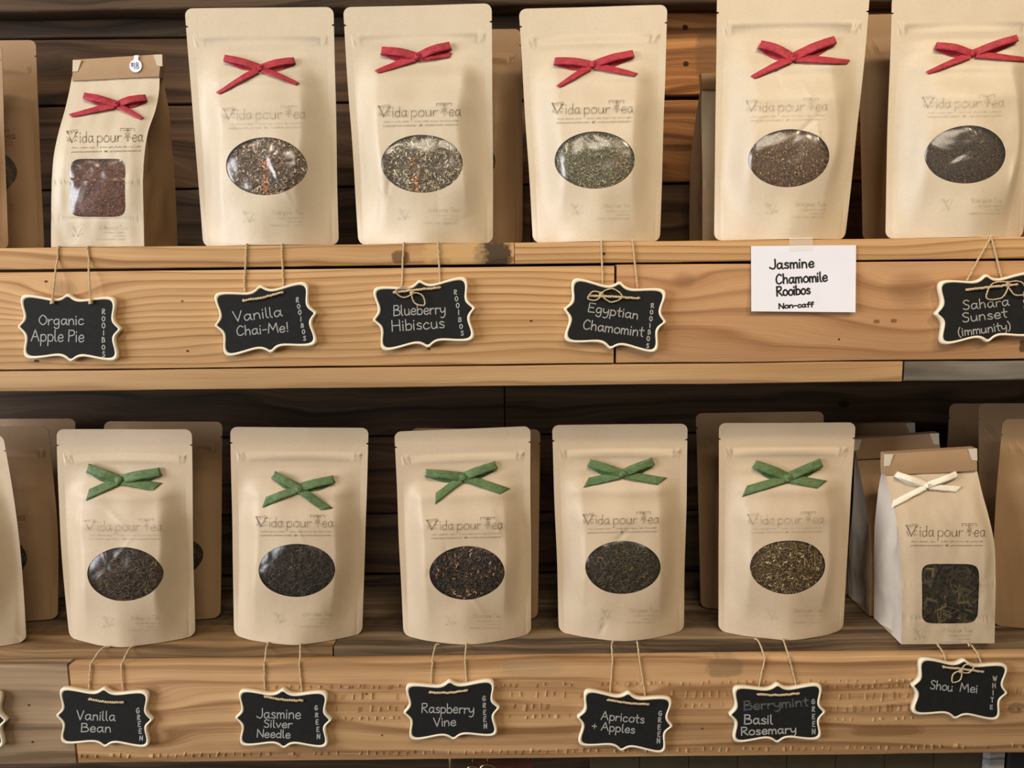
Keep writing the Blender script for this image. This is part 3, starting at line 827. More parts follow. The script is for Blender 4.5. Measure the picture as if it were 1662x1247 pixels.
def bow(S, parent, knot, LL, RL, LT, RT, w, m, pointed=True, seed=0):
    kx, ky = knot
    mb = MB(); vs = []; fs = []; nu, nv = 10, 7
    for j in range(nv + 1):
        for i in range(nu):
            a = 2 * pi * i / nu; b = -pi / 2 + pi * j / nv
            x = kx + cos(a) * cos(b) * w * .46; y = ky + sin(a) * cos(b) * w * .46
            x += nz(i * .9, j * .9, seed + .5) * 2.2; y += nz(i * .9, j * .9, seed + 7.5) * 2.; vs.append(S.px(x, y, .0034 + sin(b) * .0024))
    for j in range(nv):
        for i in range(nu): i2 = (i + 1) % nu; fs.append((j * nu + i, j * nu + i2, (j + 1) * nu + i2, (j + 1) * nu + i))
    fs.append(tuple(range(nu))); fs.append(tuple(range(nv * nu, nv * nu + nu))[::-1])
    mb.add(vs, fs); kb = mb.build('bow', m, parent)
    for e, sgn in ((LL, -1), (RL, 1)):
        ex, ey = e; dx, dy = ex - kx, ey - ky; l = hypot(dx, dy); nx, ny = -dy / l, dx / l
        if ny < 0: nx, ny = -nx, -ny
        mx, my = kx + dx * .5 - nx * w * .12, ky + dy * .5 - ny * w * .12
        path = [(kx + dx * .04, ky + dy * .04, .0030), (mx, my, .0062), (ex - dx / l * 1.5, ey - dy / l * 1.5, .0050), (ex, ey, .0032), (ex - dx / l * 1.2, ey - dy / l * 1.2 + ny * .6, .0016),
                (kx + dx * .5 + nx * w * .5, ky + dy * .5 + ny * w * .5, .0012), (kx + dx * .1, ky + dy * .1 + ny, .0016)]
        mb = MB(); ribbon_strip(mb, S, path, w * 1.0, w * .75, 0, seed + sgn); mb.build('ribbon_loop', m, kb)
    for e, sgn in ((LT, -1), (RT, 1)):
        ex, ey = e; dx, dy = ex - kx, ey - ky
        path = [(kx + dx * .05, ky + dy * .05 + 1, .0034), (kx + dx * .45, ky + dy * .42 + 1, .0030), (ex, ey, .0016)]
        mb = MB(); ribbon_strip(mb, S, path, w * .92, w * (.5 if pointed else 1.0), .9 if not pointed else .6 * sgn, seed + 5 + sgn); mb.build('ribbon_tail', m, kb)


def pouch(label, group, TL, TR, BR, BL, zs, Yb=None, lean=.010, mat=None, seed=0, oval=None, tea=None, bowd=None, ribbon_m=None,
          lg=True, fat=1.0, curve=(0, 0), rcorner=(6.5, 7), pointed=True, slope=-.02, logo_m=None):
    mat = mat or KRAFT_UP
    if Yb is None: Yb = (Pz(BL[0], BL[1], zs).y + Pz(BR[0], BR[1], zs).y) / 2
    bl = Vector((Xat(BL[0], Yb, zs), Yb, zs)); br = Vector((Xat(BR[0], Yb, zs), Yb, zs))
    tl = P(TL[0], TL[1], Yb + lean); tr = P(TR[0], TR[1], Yb + lean)
    Wm = ((br - bl).length + (tr - tl).length) / 2 * 1000; Hm = ((tl - bl).length + (tr - br).length) / 2 * 1000
    prof = [(0, .0235), (.15, .0235), (.35, .0245), (.55, .020), (.68, .0125), (.77, .0050), (.82, .0012), (1, .0003)]
    rs = random.Random(seed * 13 + 5)
    cr = [(rs.uniform(.15, .85), rs.uniform(.05, .75), rs.uniform(-1.2, 1.2), rs.uniform(.05, .16), rs.uniform(-.0012, .0012)) for _ in range(5)]
    def thick(u, t, front=True):
        a = curve1(prof, t) * fat; U = 2 * u - 1; e = min(u, 1 - u) * Wm
        m = sstep(4.5, 25 + 10 * (nz(t * 2.6 + seed * 2.1, (3.3 if u < .5 else 8.8)) + .5), e); k = sstep(.30, 0., t)
        # the filled part starts under rounded shoulders
        sh = sstep(.80 + .03 * nz(u * 3, seed), .70 - .10 * abs(U) ** 5, t)
        f = a * ((m * (1 - .42 * abs(U) ** 2.4)) * (1 - k) + max(0, 1 - abs(U) ** 1.55) * k)
        if t > .6: f = lerp(a * .4 * m, f, max(sh, .15))
        if front:
            inn = sstep(5, 7, e)
            f += inn * .0011 * (exp(-((t - .872) / .006) ** 2) + .7 * exp(-((t - .853) / .006) ** 2))
            f -= .0004 * exp(-((e - 5.5) / 1.2) ** 2)
            body = m * sstep(.86, .7, t)
            f += body * (.0036 * nz(u * 2.1 + seed * 3.1, t * 2.9, 2) + .0015 * nz(u * 5 + seed, t * 6.5, 5))
            for (cu, ct, ca, cw, ch) in cr:
                d = (u - cu) * cos(ca) + (t - ct) * sin(ca) * 1.5; q = -(u - cu) * sin(ca) + (t - ct) * cos(ca) * 1.5
                f += body * ch * exp(-(d / .018) ** 2 - (q / cw) ** 2)
        return max(f, 0) * (1 if front else .6)
    def side(t): return nz(t * 2.2, seed * 1.7) * .0012 * sin(pi * t)
    def base(u, t, sgn=-1, front=True):
        L = bl.lerp(tl, t); R = br.lerp(tr, t)
        b = sin(pi * clamp(t, 0, 1)) 
        L = L + Vector((curve[0] * b + side(t), 0, 0)); R = R + Vector((curve[1] * b - side(t + 3), 0, 0))
        p = L.lerp(R, u)
        # the top edge waves a little, the panel sways
        return (p.x, p.y + sgn * thick(u, t, front) + .0016 * nz(u * 1.7, t * 1.3 + seed) * sstep(0, .5, t), p.z)
    S = Surf(base, Wm, Hm); SB = Surf(lambda u, t: base(u, t, 1, False), Wm, Hm); S.rc = SB.rc = rcorner
    root = empty('tea_pouch', ((bl.x + br.x) / 2, Yb, zs), label, 'pouch', group)
    outl = outline_rect(Wm, Hm, *rcorner)
    hs = hole_spec(S, *oval, 2.0) if oval else None
    mb = MB()
    a = sheet(mb, S, outl, hs, 34 if hs else 20, .0003)
    b = sheet(mb, SB, outl, None, 9, -.0003, True)
    n = len(a); mb.f += [(a[(i + 1) % n], a[i], b[i], b[(i + 1) % n]) for i in range(n)]
    # inner rim of the window so the paper has an edge
    body = mb.build('pouch_body', mat, root)
    if hs and tea: window(S, hs, root, tea, seed + 31)
    if lg and oval:
        sc = oval[2] / 66.
        logo(S, root, oval[0] - 70 * sc, oval[0] + 64 * sc, oval[1] - 75.5 * sc, sc * .95, slope, logo_m)
        small_print(S, root, oval[0], oval[1] + 82 * sc, sc)
    if bowd: bow(S, root, *bowd, ribbon_m, pointed, seed)
    return root, S


RB = 'red-ribboned kraft pouches on the upper shelf'
GB = 'green-ribboned kraft pouches on the lower shelf'
BK = 'spare kraft pouches standing behind the front row'
U = Z_UP + .0006
LZ = Z_LO + .0008
# front row, upper shelf
pouch('kraft pouch with red bow, oval window of brown-grey tea with an orange streak', RB, (300, 14), (541, 11), (550, 397), (330, 399), U, .030, seed=1,
      oval=(433, 270, 66, 47), tea='chai', bowd=((424, 111), (367, 96), (478, 100), (354, 152), (484, 137), 11), ribbon_m=RED, lean=.014, logo_m=INK_FAINT)
pouch('kraft pouch with red bow, crisp dark stamp, window of tea with pale slivers', RB, (557, 12), (798, 6), (800, 397), (582, 399), U, .030, seed=2,
      oval=(685, 266, 66, 47), tea='blue', bowd=((678, 93), (621, 84), (730, 76), (611, 117), (732, 90), 13), ribbon_m=RED, lean=.014)
pouch('kraft pouch with red bow and fine grey-green tea, above the front board seam', RB, (842, 15), (1083, 8), (1071, 386), (865, 388), U, .030, seed=3,
      oval=(965, 260, 65, 46.5), tea='mint', bowd=((961, 106), (901, 101), (1026, 89), (906, 141), (1033, 122), 12), ribbon_m=RED, lean=.016)
pouch('kraft pouch with square-knotted red bow and brown tea, right above the paper card', RB, (1164, -10), (1412, -12), (1371, 384), (1159, 385), U, .028, seed=4,
      oval=(1280, 257, 65.5, 47), tea='brown', bowd=((1285, 94), (1233, 74), (1352, 67), (1221, 126), (1377, 101), 14), ribbon_m=RED, lean=.012, curve=(0, .001), logo_m=INK_FAINT)
pouch('kraft pouch with red bow and dark tea at the right end of upper shelf', RB, (1447, -8), (1690, -14), (1660, 381), (1437, 382), U, .028, seed=5,
      oval=(1566, 251, 65.5, 47), tea='fine', bowd=((1576, 88), (1518, 76), (1646, 64), (1504, 119), (1672, 98), 12), ribbon_m=RED, lean=.012, logo_m=INK_FAINT)
# behind them
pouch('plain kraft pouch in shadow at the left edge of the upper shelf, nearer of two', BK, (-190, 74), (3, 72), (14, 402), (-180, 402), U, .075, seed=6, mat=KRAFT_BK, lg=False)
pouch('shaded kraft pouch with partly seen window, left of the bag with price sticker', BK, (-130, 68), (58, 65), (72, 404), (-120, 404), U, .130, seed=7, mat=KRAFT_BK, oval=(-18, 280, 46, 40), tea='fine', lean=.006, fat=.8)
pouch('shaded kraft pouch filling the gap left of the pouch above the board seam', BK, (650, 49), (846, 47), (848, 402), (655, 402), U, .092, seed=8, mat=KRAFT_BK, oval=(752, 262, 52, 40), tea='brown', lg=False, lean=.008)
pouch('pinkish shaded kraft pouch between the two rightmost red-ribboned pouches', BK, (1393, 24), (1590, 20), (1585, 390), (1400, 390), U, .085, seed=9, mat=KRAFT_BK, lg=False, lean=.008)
# front row, lower shelf
pouch('bright tan kraft pouch cut off by the left frame edge on the lower shelf', 'kraft pouches at the left end of the lower shelf', (-212, 702), (6, 706), (43, 1040), (-180, 1046), LZ, None, seed=11, mat=KRAFT_LO, lg=False, curve=(0, .004))
pouch('tan kraft pouch with green bow, bluish glint on its dark tea window, leftmost green-ribboned pouch', GB, (92, 697), (311, 697), (317, 1033), (113, 1034), LZ, None, seed=12, mat=KRAFT_LO,
      oval=(204, 932, 62, 43.5), tea='dark', bowd=((196, 778), (146, 759), (260, 765), (143, 803), (256, 790), 15), ribbon_m=GREEN, pointed=False, slope=.0, curve=(-.003, 0), logo_m=INK_FAINT)
pouch('tan kraft pouch, tilted green bow whose tail reaches the stamp, almost black tea', GB, (374, 693), (598, 695), (588, 1031), (380, 1029), LZ, None, seed=13, mat=KRAFT_LO,
      oval=(482, 926, 62, 43), tea='black', bowd=((486, 791), (446, 770), (541, 777), (429, 815), (531, 826), 14), ribbon_m=GREEN, pointed=False, slope=.0)
pouch('tan kraft pouch with green bow, window of dark tea with red-brown fruit bits', GB, (640, 701), (861, 692), (862, 1026), (655, 1034), LZ, None, seed=14, mat=KRAFT_LO,
      oval=(758, 930, 61, 43.5), tea='berry', bowd=((752, 773), (693, 767), (804, 754), (707, 809), (820, 797), 14), ribbon_m=GREEN, pointed=False, slope=-.02)
pouch('tan kraft pouch with green bow above dark olive tea, fourth green-ribboned pouch from the left', GB, (896, 690), (1116, 688), (1110, 1025), (907, 1024), LZ, None, seed=15, mat=KRAFT_LO,
      oval=(1011, 921, 61, 43), tea='green', bowd=((1010, 768), (957, 751), (1058, 748), (951, 783), (1075, 781), 14), ribbon_m=GREEN, pointed=False, slope=-.02)
pouch('tan kraft pouch with green bow, window of lighter brown herbs, beside the white-ribboned bag', GB, (1167, 687), (1389, 686), (1368, 1024), (1166, 1022), LZ, None, seed=16, mat=KRAFT_LO,
      oval=(1278, 921, 61, 43.5), tea='herb', bowd=((1277, 774), (1225, 753), (1330, 750), (1208, 797), (1334, 786), 15), ribbon_m=GREEN, pointed=False, slope=-.02, logo_m=INK_FAINT)
# behind them
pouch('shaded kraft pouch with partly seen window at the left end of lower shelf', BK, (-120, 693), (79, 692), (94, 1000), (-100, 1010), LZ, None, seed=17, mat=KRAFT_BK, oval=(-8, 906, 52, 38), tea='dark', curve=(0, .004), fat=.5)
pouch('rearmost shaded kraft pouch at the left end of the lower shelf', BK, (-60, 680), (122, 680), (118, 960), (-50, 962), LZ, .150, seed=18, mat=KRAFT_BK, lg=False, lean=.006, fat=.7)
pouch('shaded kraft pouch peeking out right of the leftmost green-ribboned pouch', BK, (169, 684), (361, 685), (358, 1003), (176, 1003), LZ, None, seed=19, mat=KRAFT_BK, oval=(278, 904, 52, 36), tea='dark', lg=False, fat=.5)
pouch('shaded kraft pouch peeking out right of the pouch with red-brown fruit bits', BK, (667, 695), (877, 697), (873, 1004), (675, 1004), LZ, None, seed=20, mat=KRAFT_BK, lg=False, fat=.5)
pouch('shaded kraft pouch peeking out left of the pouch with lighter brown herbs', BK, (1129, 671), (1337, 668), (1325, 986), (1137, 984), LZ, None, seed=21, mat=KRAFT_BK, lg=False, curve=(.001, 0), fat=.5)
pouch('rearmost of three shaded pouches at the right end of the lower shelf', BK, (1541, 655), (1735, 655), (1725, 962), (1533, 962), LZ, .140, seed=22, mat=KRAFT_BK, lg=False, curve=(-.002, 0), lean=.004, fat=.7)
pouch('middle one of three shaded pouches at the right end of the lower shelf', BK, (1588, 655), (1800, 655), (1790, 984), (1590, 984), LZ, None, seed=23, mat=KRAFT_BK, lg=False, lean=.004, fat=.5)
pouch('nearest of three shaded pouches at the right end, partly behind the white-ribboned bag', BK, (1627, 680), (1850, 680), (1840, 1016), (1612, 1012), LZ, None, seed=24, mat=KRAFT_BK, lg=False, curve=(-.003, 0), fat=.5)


# ---------------------------------------------------------------- block-bottom bags with a folded tin-tie top
def bag(label, group, rows_, zs, Yf, depth, bandpx, mat, side_m, seed=0, win=None, tea=None, bowd=None, bow_m=None, lg=None, sp=None, tabs=True, sticker=False):
    """rows_: (py, x_left, x_right, fraction of the way from the front to the mid plane) from the bottom up"""
    ymid = Yf + depth / 2
    R = []
    for k, (py, xl, xr, fr) in enumerate(rows_):
        Y = lerp(Yf, ymid - .003, fr)
        if k == 0: z = zs; l = Vector((Xat(xl, Y, z), Y, z)); r = Vector((Xat(xr, Y, z), Y, z))
        else: l = P(xl, py, Y); r = P(xr, py, Y); zc = (l.z + r.z) / 2; 
        R.append((l, r, fr))
    Hm = sum(((R[i + 1][0] + R[i + 1][1]) / 2 - (R[i][0] + R[i][1]) / 2).length for i in range(len(R) - 1)) * 1000
    zz = [((a[0] + a[1]) / 2).z for a in R]; ts = [(z - zz[0]) / (zz[-1] - zz[0]) for z in zz]
    Wm = (R[0][1] - R[0][0]).length * 1000
    def row(t):
        t = clamp(t, -.05, 1.05)
        i = 0
        while i < len(ts) - 2 and t > ts[i + 1]: i += 1
        q = (t - ts[i]) / (ts[i + 1] - ts[i])
        a, b = R[i], R[i + 1]; p = R[max(i - 1, 0)]; n = R[min(i + 2, len(R) - 1)]
        def cm(p0, p1, p2, p3, h):
            return .5 * (2 * p1 + (p2 - p0) * h + (2 * p0 - 5 * p1 + 4 * p2 - p3) * h * h + (3 * p1 - p0 - 3 * p2 + p3) * h ** 3)
        if 0 <= q <= 1: return cm(p[0], a[0], b[0], n[0], q), cm(p[1], a[1], b[1], n[1], q), lerp(a[2], b[2], q)
        return a[0].lerp(b[0], q), a[1].lerp(b[1], q), lerp(a[2], b[2], q)
    def base(u, t):
        l, r, fr = row(t); p = l.lerp(r, u)
        e = min(u, 1 - u) * 2; m = sstep(0, .3, e)
        f = m * (.0028 * sin(pi * clamp(t)) + .0014 * nz(u * 3 + seed, t * 4) + .0006 * nz(u * 9, t * 9 + seed))
        f += .0009 * exp(-((t - .37) / .006) ** 2) * (1 if seed % 2 else .4) - .0007 * exp(-((t - .16) / .008) ** 2)
        return (p.x, p.y - f, p.z)
    S = Surf(base, Wm, Hm); S.notch = False; S.rc = (.6, .6)
    root = empty('tea_bag', ((R[0][0].x + R[0][1].x) / 2, ymid, zs), label, 'bag', group)
    outl = outline_rect(Wm, Hm, .6, .6, False, 18)
    hs = hole_spec(S, *win, 7.0) if win else None
    mb = MB(); sheet(mb, S, outl, hs, 22 if hs else 14); mb.build('front_panel', mat, root)
    # back panel and side gussets with a centre crease
    n = 26; bk = MB(); vs = []; fs = []
    def back(u, t):
        l, r, fr = row(t); p = l.lerp(r, u); yb = lerp(Yf + depth, ymid + .003, fr); return Vector((p.x, yb + .002 * sin(pi * u) * sin(pi * t), p.z))
    for i in range(n + 1):
        for j in range(7): vs.append(back(j / 6, i / n))
    for i in range(n):
        for j in range(6): a = i * 7 + j; fs.append((a, a + 7, a + 8, a + 1))
    bk.add(vs, fs)
    b0 = [S.at(j / 6, 0) for j in range(7)] + [back(j / 6, 0) for j in range(7)]
    bk.add(b0, [(j, j + 7, j + 8, j + 1) for j in range(6)]); bk.build('back_panel', mat, root)
    for sd in (0, 1):
        g = MB(); vs = []; fs = []; m = 8
        for i in range(n + 1):
            t = i / n; f = S.at(sd, t); b = back(sd, t); fr = row(t)[2]
            inn = (.0035 + .016 * sstep(.25, 1., t)) * (1 if sd == 0 else -1)
            for j in range(m + 1):
                q = j / m; p = f.lerp(b, q); tri = 1 - abs(2 * q - 1)
                fold = tri * inn + (abs(nz(q * 2.6 + seed + sd * 7, t * 4.2)) * 2 - .5) * .0046 * min(1, tri * 2)
                if t < .22: fold += (.0035 if sd == 0 else -.0035) * (1 - abs(q - .5 + (t - .1)) * 2) * sin(pi * t / .22) * .6
                vs.append(Vector((p.x + fold, p.y, p.z)))
        for i in range(n):
            for j in range(m): a = i * (m + 1) + j; ff = (a, a + 1, a + m + 2, a + m + 1); fs.append(ff if sd else ff[::-1])
        g.add(vs, fs); o = g.build('side_gusset', side_m, root)
    # folded band
    (ax, ay), (bx, by), (cx_, cy_), (dx_, dy_) = bandpx   # TL TR BR BL
    bd = MB(); yb0 = ymid - .006; vs = []; fs = []; nn = 12
    for i in range(nn + 1):
        u = i / nn
        for j in range(5):
            v = j / 4
            px = lerp(lerp(ax, bx, u), lerp(dx_, cx_, u), v); py = lerp(lerp(ay, by, u), lerp(dy_, cy_, u), v)
            vs.append(P(px, py, yb0 - .0012 * sin(pi * v) + .0007 * nz(u * 5, v * 2 + seed)))
    k = len(vs)
    vs += [Vector((q.x, ymid + .004, q.z)) for q in vs]
    for i in range(nn):
        for j in range(4):
            a = i * 5 + j; fs.append((a, a + 1, a + 6, a + 5)); fs.append((a + k, a + 5 + k, a + 6 + k, a + 1 + k))
        a = i * 5; fs.append((a, a + 5, a + 5 + k, a + k)); a += 4; fs.append((a, a + k, a + 5 + k, a + 5))
    for j in range(4): fs.append((j, j + k, j + 1 + k, j + 1)); a = nn * 5 + j; fs.append((a, a + 1, a + 1 + k, a + k))
    bd.add(vs, fs); band = bd.build('folded_top', KRAFT_TIE, root)
    md = band.modifiers.new('e', 'EDGE_SPLIT'); md.split_angle = radians(45)
    if tabs:
        for sx in (0, 1):
            tb = MB(); x0 = ax if sx == 0 else bx; y0 = ay if sx == 0 else by; s_ = 1 if sx == 0 else -1
            h_ = (dy_ - ay) * .55
            q = [(x0 - s_ * 1.0, y0 + .5), (x0 + s_ * 13, y0 + 1.), (x0 + s_ * 7, y0 + h_), (x0 - s_ * 1.5, y0 + h_ * 1.05)]
            v1 = [P(a, b, yb0 - .0017) for a, b in q]; v2 = [v + Vector((0, .0012, 0)) for v in v1]
            tb.add(v1 + v2, [(0, 1, 2, 3), (7, 6, 5, 4), (0, 4, 5, 1), (1, 5, 6, 2), (2, 6, 7, 3), (3, 7, 4, 0)]); tb.build('tie_tab', mat if seed == 1 else LIT_SIDE_TAB_PAPER, band, False)
    if hs and tea: window(S, hs, root, tea, seed + 77)
    if lg: logo(S, root, *lg)
    if sp: small_print(S, root, *sp)
    if bowd: bow(S, root, *bowd, bow_m, seed == 1, seed)
    if sticker:
        sb = MB(); yb = yb0 - .0021; pts = []
        for i in range(28):
            a = 2 * pi * i / 28 + pi / 2; pts.append((220 + 10 * cos(a), 107 - 10.5 * sin(a)))
        v1 = [P(a, b, yb) for a, b in pts]; v2 = [v + Vector((0, .0004, 0)) for v in v1]
        sb.add(v1 + v2, [tuple(range(28))[::-1], tuple(range(28, 56))] + [(i, (i + 1) % 28, 28 + (i + 1) % 28, 28 + i) for i in range(28)])
        q = [(217, 98), (224, 98), (225, 89.5), (217.5, 90)]
        v1 = [P(a, b, yb + .0001) for a, b in q]; v2 = [v + Vector((0, .0004, 0)) for v in v1]
        sb.add(v1 + v2, [(0, 1, 2, 3), (7, 6, 5, 4), (0, 4, 5, 1), (1, 5, 6, 2), (2, 6, 7, 3), (3, 7, 4, 0)])
        st = sb.build('price_sticker', PAPER, root, False)
        tx = MB(); write(tx, '$', 212.5, 108, 216, 108, 6, .9, lambda a, b: P(a, b, yb - .0002), 0); write(tx, '18', 217.5, 112, 226, 111, 10, 1.0, lambda a, b: P(a, b, yb - .0002), 0)
        tx.build('price', PEN, st, False)
    return root, S


TB = 'block-bottom paper bags with folded tops'
bag('small kraft bag with red bow, square window and round price sticker on its folded top', TB,
    [(402, 83, 234, 0), (350, 83, 233, 0), (300, 84, 232, .02), (255, 87, 234, .12), (215, 95, 240, .32), (180, 105, 252, .62), (150, 112, 258, .85), (124, 117, 259, 1.0)], U, .010, .075,
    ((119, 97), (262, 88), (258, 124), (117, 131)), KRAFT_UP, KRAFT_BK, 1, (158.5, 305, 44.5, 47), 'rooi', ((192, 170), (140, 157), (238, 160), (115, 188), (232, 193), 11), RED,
    (109, 233, 232, 1.0, -.02), (152, 376, .9), sticker=True)
bag('kraft bag with ivory bow, light-whitened side gusset and square window of large dark leaves', TB,
    [(1055, 1463, 1614, 0), (1000, 1464, 1615, 0), (940, 1463, 1616, .02), (885, 1460, 1614, .12), (840, 1454, 1605, .35), (800, 1444, 1594, .68), (765, 1437, 1586, 1.0)], LZ, .006, .062,
    ((1437, 737), (1585, 728), (1586, 764), (1437, 772)), KRAFT_LO, LIT_SIDE_TAB_PAPER, 2, (1542.5, 964, 46, 48.5), 'leaf', ((1503, 787), (1453, 769), (1549, 768), (1447, 819), (1556, 794), 10.5), IVORY,
    (1471, 1600, 871, .97, .0), (1520, 1030, .95))
bag('kraft bag with folded top standing right behind the ivory-bowed bag', TB,
    [(1005, 1411, 1550, 0), (960, 1411, 1550, 0), (900, 1412, 1552, .06), (850, 1409, 1550, .3), (800, 1402, 1540, .6), (745, 1391, 1528, 1.0)], LZ, .072, .055,
    ((1386, 713), (1523, 703), (1527, 738), (1391, 746)), KRAFT_BK, LIT_SIDE_TAB_PAPER, 3)
bag('rearmost of three folded-top kraft bags behind one another on the lower shelf', TB,
    [(980, 1372, 1505, 0), (900, 1374, 1506, .06), (850, 1374, 1505, .3), (790, 1370, 1500, .6), (722, 1362, 1488, 1.0)], LZ, .130, .050,
    ((1360, 688), (1484, 686), (1488, 716), (1362, 722)), KRAFT_BK, LIT_SIDE_TAB_PAPER, 5)
bag('narrow strip of a kraft bag with folded top behind the pouch above the paper card', TB,
    [(386, 1140, 1280, 0), (330, 1140, 1280, 0), (280, 1140, 1279, .05), (230, 1139, 1278, .25), (180, 1138, 1276, .7), (144, 1139, 1276, 1.0)], U, .085, .060,
    ((1138, 119), (1275, 116), (1277, 142), (1140, 145)), KRAFT_UP, KRAFT_BK, 1, tabs=False)

# ---------------------------------------------------------------- chalkboard signs
QP = [(0, 30.7), (1.6, 30.2), (4, 28.3), (7.5, 26.6), (12, 26.0), (18, 26.6), (26, 28.0), (34, 29.0), (39.0, 28.7), (41.6, 27.0), (42.6, 24.0), (42.2, 19.5), (41.0, 14.0), (40.7, 9.5), (41.8, 6.0), (44.4, 2.8), (46.3, .9), (46.4, 0)]
q1 = catmull(QP, 3)
SHAPE = q1[:-1] + [(x, -y) for x, y in q1[::-1]][:-1] + [(-x, -y) for x, y in q1][:-1] + [(-x, y) for x, y in q1[::-1]][:-1]


def inset(d, seed=0):
    out = []
    for i, (x, y) in enumerate(SHAPE):
        w = d * (1 + .12 * nz(i * .11, seed * 3.3))
        out.append((x * (46.4 - w) / 46.4, y * (30.7 - w) / 30.7))
    return out


def bow_knot(mb, at, kx, ky, loops, sc=1.):
    for (ex, ey) in loops:
        dx, dy = ex - kx, ey - ky; nx, ny = -dy * .32, dx * .32
        pts = [(kx, ky), (kx + dx * .5 + nx, ky + dy * .5 + ny), (ex, ey), (kx + dx * .5 - nx, ky + dy * .5 - ny), (kx, ky)]
        twine(mb, [at(a, b, .0018 + (.001 if i == 2 else 0)) for i, (a, b) in enumerate(pts)], .0006)
    for q in (-1, 0, 1): twine(mb, [at(kx - 3, ky + q * 1.6, .0008), at(kx, ky + q * 1.6 - .5, .0024), at(kx + 3, ky + q * 1.6, .0008)], .0006)


def sign(label, c, ang, lines, down, strings, bar, zs, row, chalk=None, knot=None, seed=0, front=False, dim=(), stroke=1.6):
    Yf, Yb = -.0060, -.0012
    C = P(c[0], c[1], Yf); a = radians(ang); ca, sa = cos(a), sin(a)
    T3 = lambda x, y, Y: Vector((C.x + (x * ca - y * sa) / 1000, Y, C.z + (x * sa + y * ca) / 1000))
    root = empty('chalkboard_sign', (C.x, Yb, C.z), label, 'sign', 'small chalkboard signs with cream scalloped rims hanging on twine')
    # rim: closed moulding
    i3, i1 = inset(2.9, seed), inset(1.1, seed); i05 = inset(.4, seed)
    loops = [(SHAPE, Yb), (SHAPE, Yf + .0009), (i05, Yf - .0001), (i1, Yf - .0005), (inset(2.1, seed), Yf - .0004), (i3, Yf + .0003)]
    n = len(SHAPE); vs = []; fs = []
    for pts, Y in loops: vs += [T3(x, y, Y) for x, y in pts]
    for k in range(len(loops) - 1):
        for j in range(n): j2 = (j + 1) % n; fs.append((k * n + j, k * n + j2, (k + 1) * n + j2, (k + 1) * n + j))
    fs.append(tuple(range(n))[::-1])
    mb = MB(); mb.add(vs, fs); mb.build('rim', CREAM, root)
    mb = MB(); i4 = inset(2.6, seed); vs = [T3(x, y, Yf + .0002) for x, y in i4] + [T3(x * .5, y * .5, Yf + .0002) for x, y in i4] + [T3(0, 0, Yf + .0002)]
    fs = [(j, (j + 1) % n, n + (j + 1) % n, n + j) for j in range(n)] + [(n + j, n + (j + 1) % n, 2 * n) for j in range(n)]
    mb.add(vs, fs); mb.build('slate_panel', SLATE, root, False)
    at0 = lambda x, y: P(x, y, Yf + .00005)
    mb = MB()
    for k, (s, x0, y0, x1, y1, cap) in enumerate(lines):
        if k in dim: continue
        write(mb, s, x0, y0, x1, y1, cap, stroke, at0)
    if down: write_down(mb, down[0], *down[1:5], down[5] * .82, 1.5, at0)
    if mb.v: mb.build('chalk_writing', chalk or CHALK, root, False)
    if dim:
        mb = MB()
        for k in dim: write(mb, *lines[k], 2.6, at0)
        mb.build('rubbed_writing', CHALK_DIM, root, False)
    # twine
    tw = MB(); at = lambda x, y, h=0.: P(x, y, Yf - h)
    zt = Z_UP if row else Z_LO
    for k, (hole, low, top, back_) in enumerate(strings):
        pts = []
        if front:
            pts = [at(hole[0], hole[1] + 1, .0002), at(hole[0], hole[1] - 3, .0012), at(lerp(hole[0], low[0], .6), lerp(hole[1], low[1], .6), .0016), P(low[0], low[1], -.0045)]
            for q in (-2, 0, 2): twine(tw, [at(hole[0] - 3, hole[1] + q, .0005), at(hole[0], hole[1] + q - 1, .0022), at(hole[0] + 3, hole[1] + q, .0005)], .0006)
        else:
            pts = [Vector((P(*hole, Yf).x, -.0009, P(*hole, Yf).z)), P(low[0], low[1], -.0010)]
        e = P(top[0], top[1], -.0010)
        if row:
            pts += [Vector((lerp(pts[-1].x, e.x, .5), -.0011, lerp(pts[-1].z, Z_UP, .5))), Vector((e.x, -.0009, Z_UP - .001)), Vector((e.x, .0012, Z_UP + .0009)), Vector((P(back_[0], back_[1], .012).x, .015, Z_UP + .0006))]
        else:
            e = P(top[0], top[1], -.0010)
            pts += [Vector((lerp(pts[-1].x, e.x, .5), -.0011, lerp(pts[-1].z, Z_LB, .5))), Vector((e.x, -.0009, Z_LB - .0012)), Vector((e.x, .0015, Z_LB + .0012)), ]
            b = Pz(back_[0], back_[1], Z_LO + .0006)
            m_ = Vector((lerp(e.x, b.x, .45), .0140, Z_LO + .0016)); pts += [m_, b + Vector((0, .004, 0))]
        if not row and seed == 99: pass
        twine(tw, pts)
    if bar:
        (x0, y0), (x1, y1) = bar
        mx, my = (x0 + x1) / 2, (y0 + y1) / 2 + (2.2 if not knot else 0)
        twine(tw, [at(x0, y0, -.0004), at(x0 + 3, y0 + .5, .0010), at(mx, my, .0014), at(x1 - 3, y1 + .5, .0010), at(x1, y1, -.0004)], .00105)
    if knot: bow_knot(tw, at, knot[0], knot[1], knot[2])
    tw.build('twine', TWINE, root)
    return root


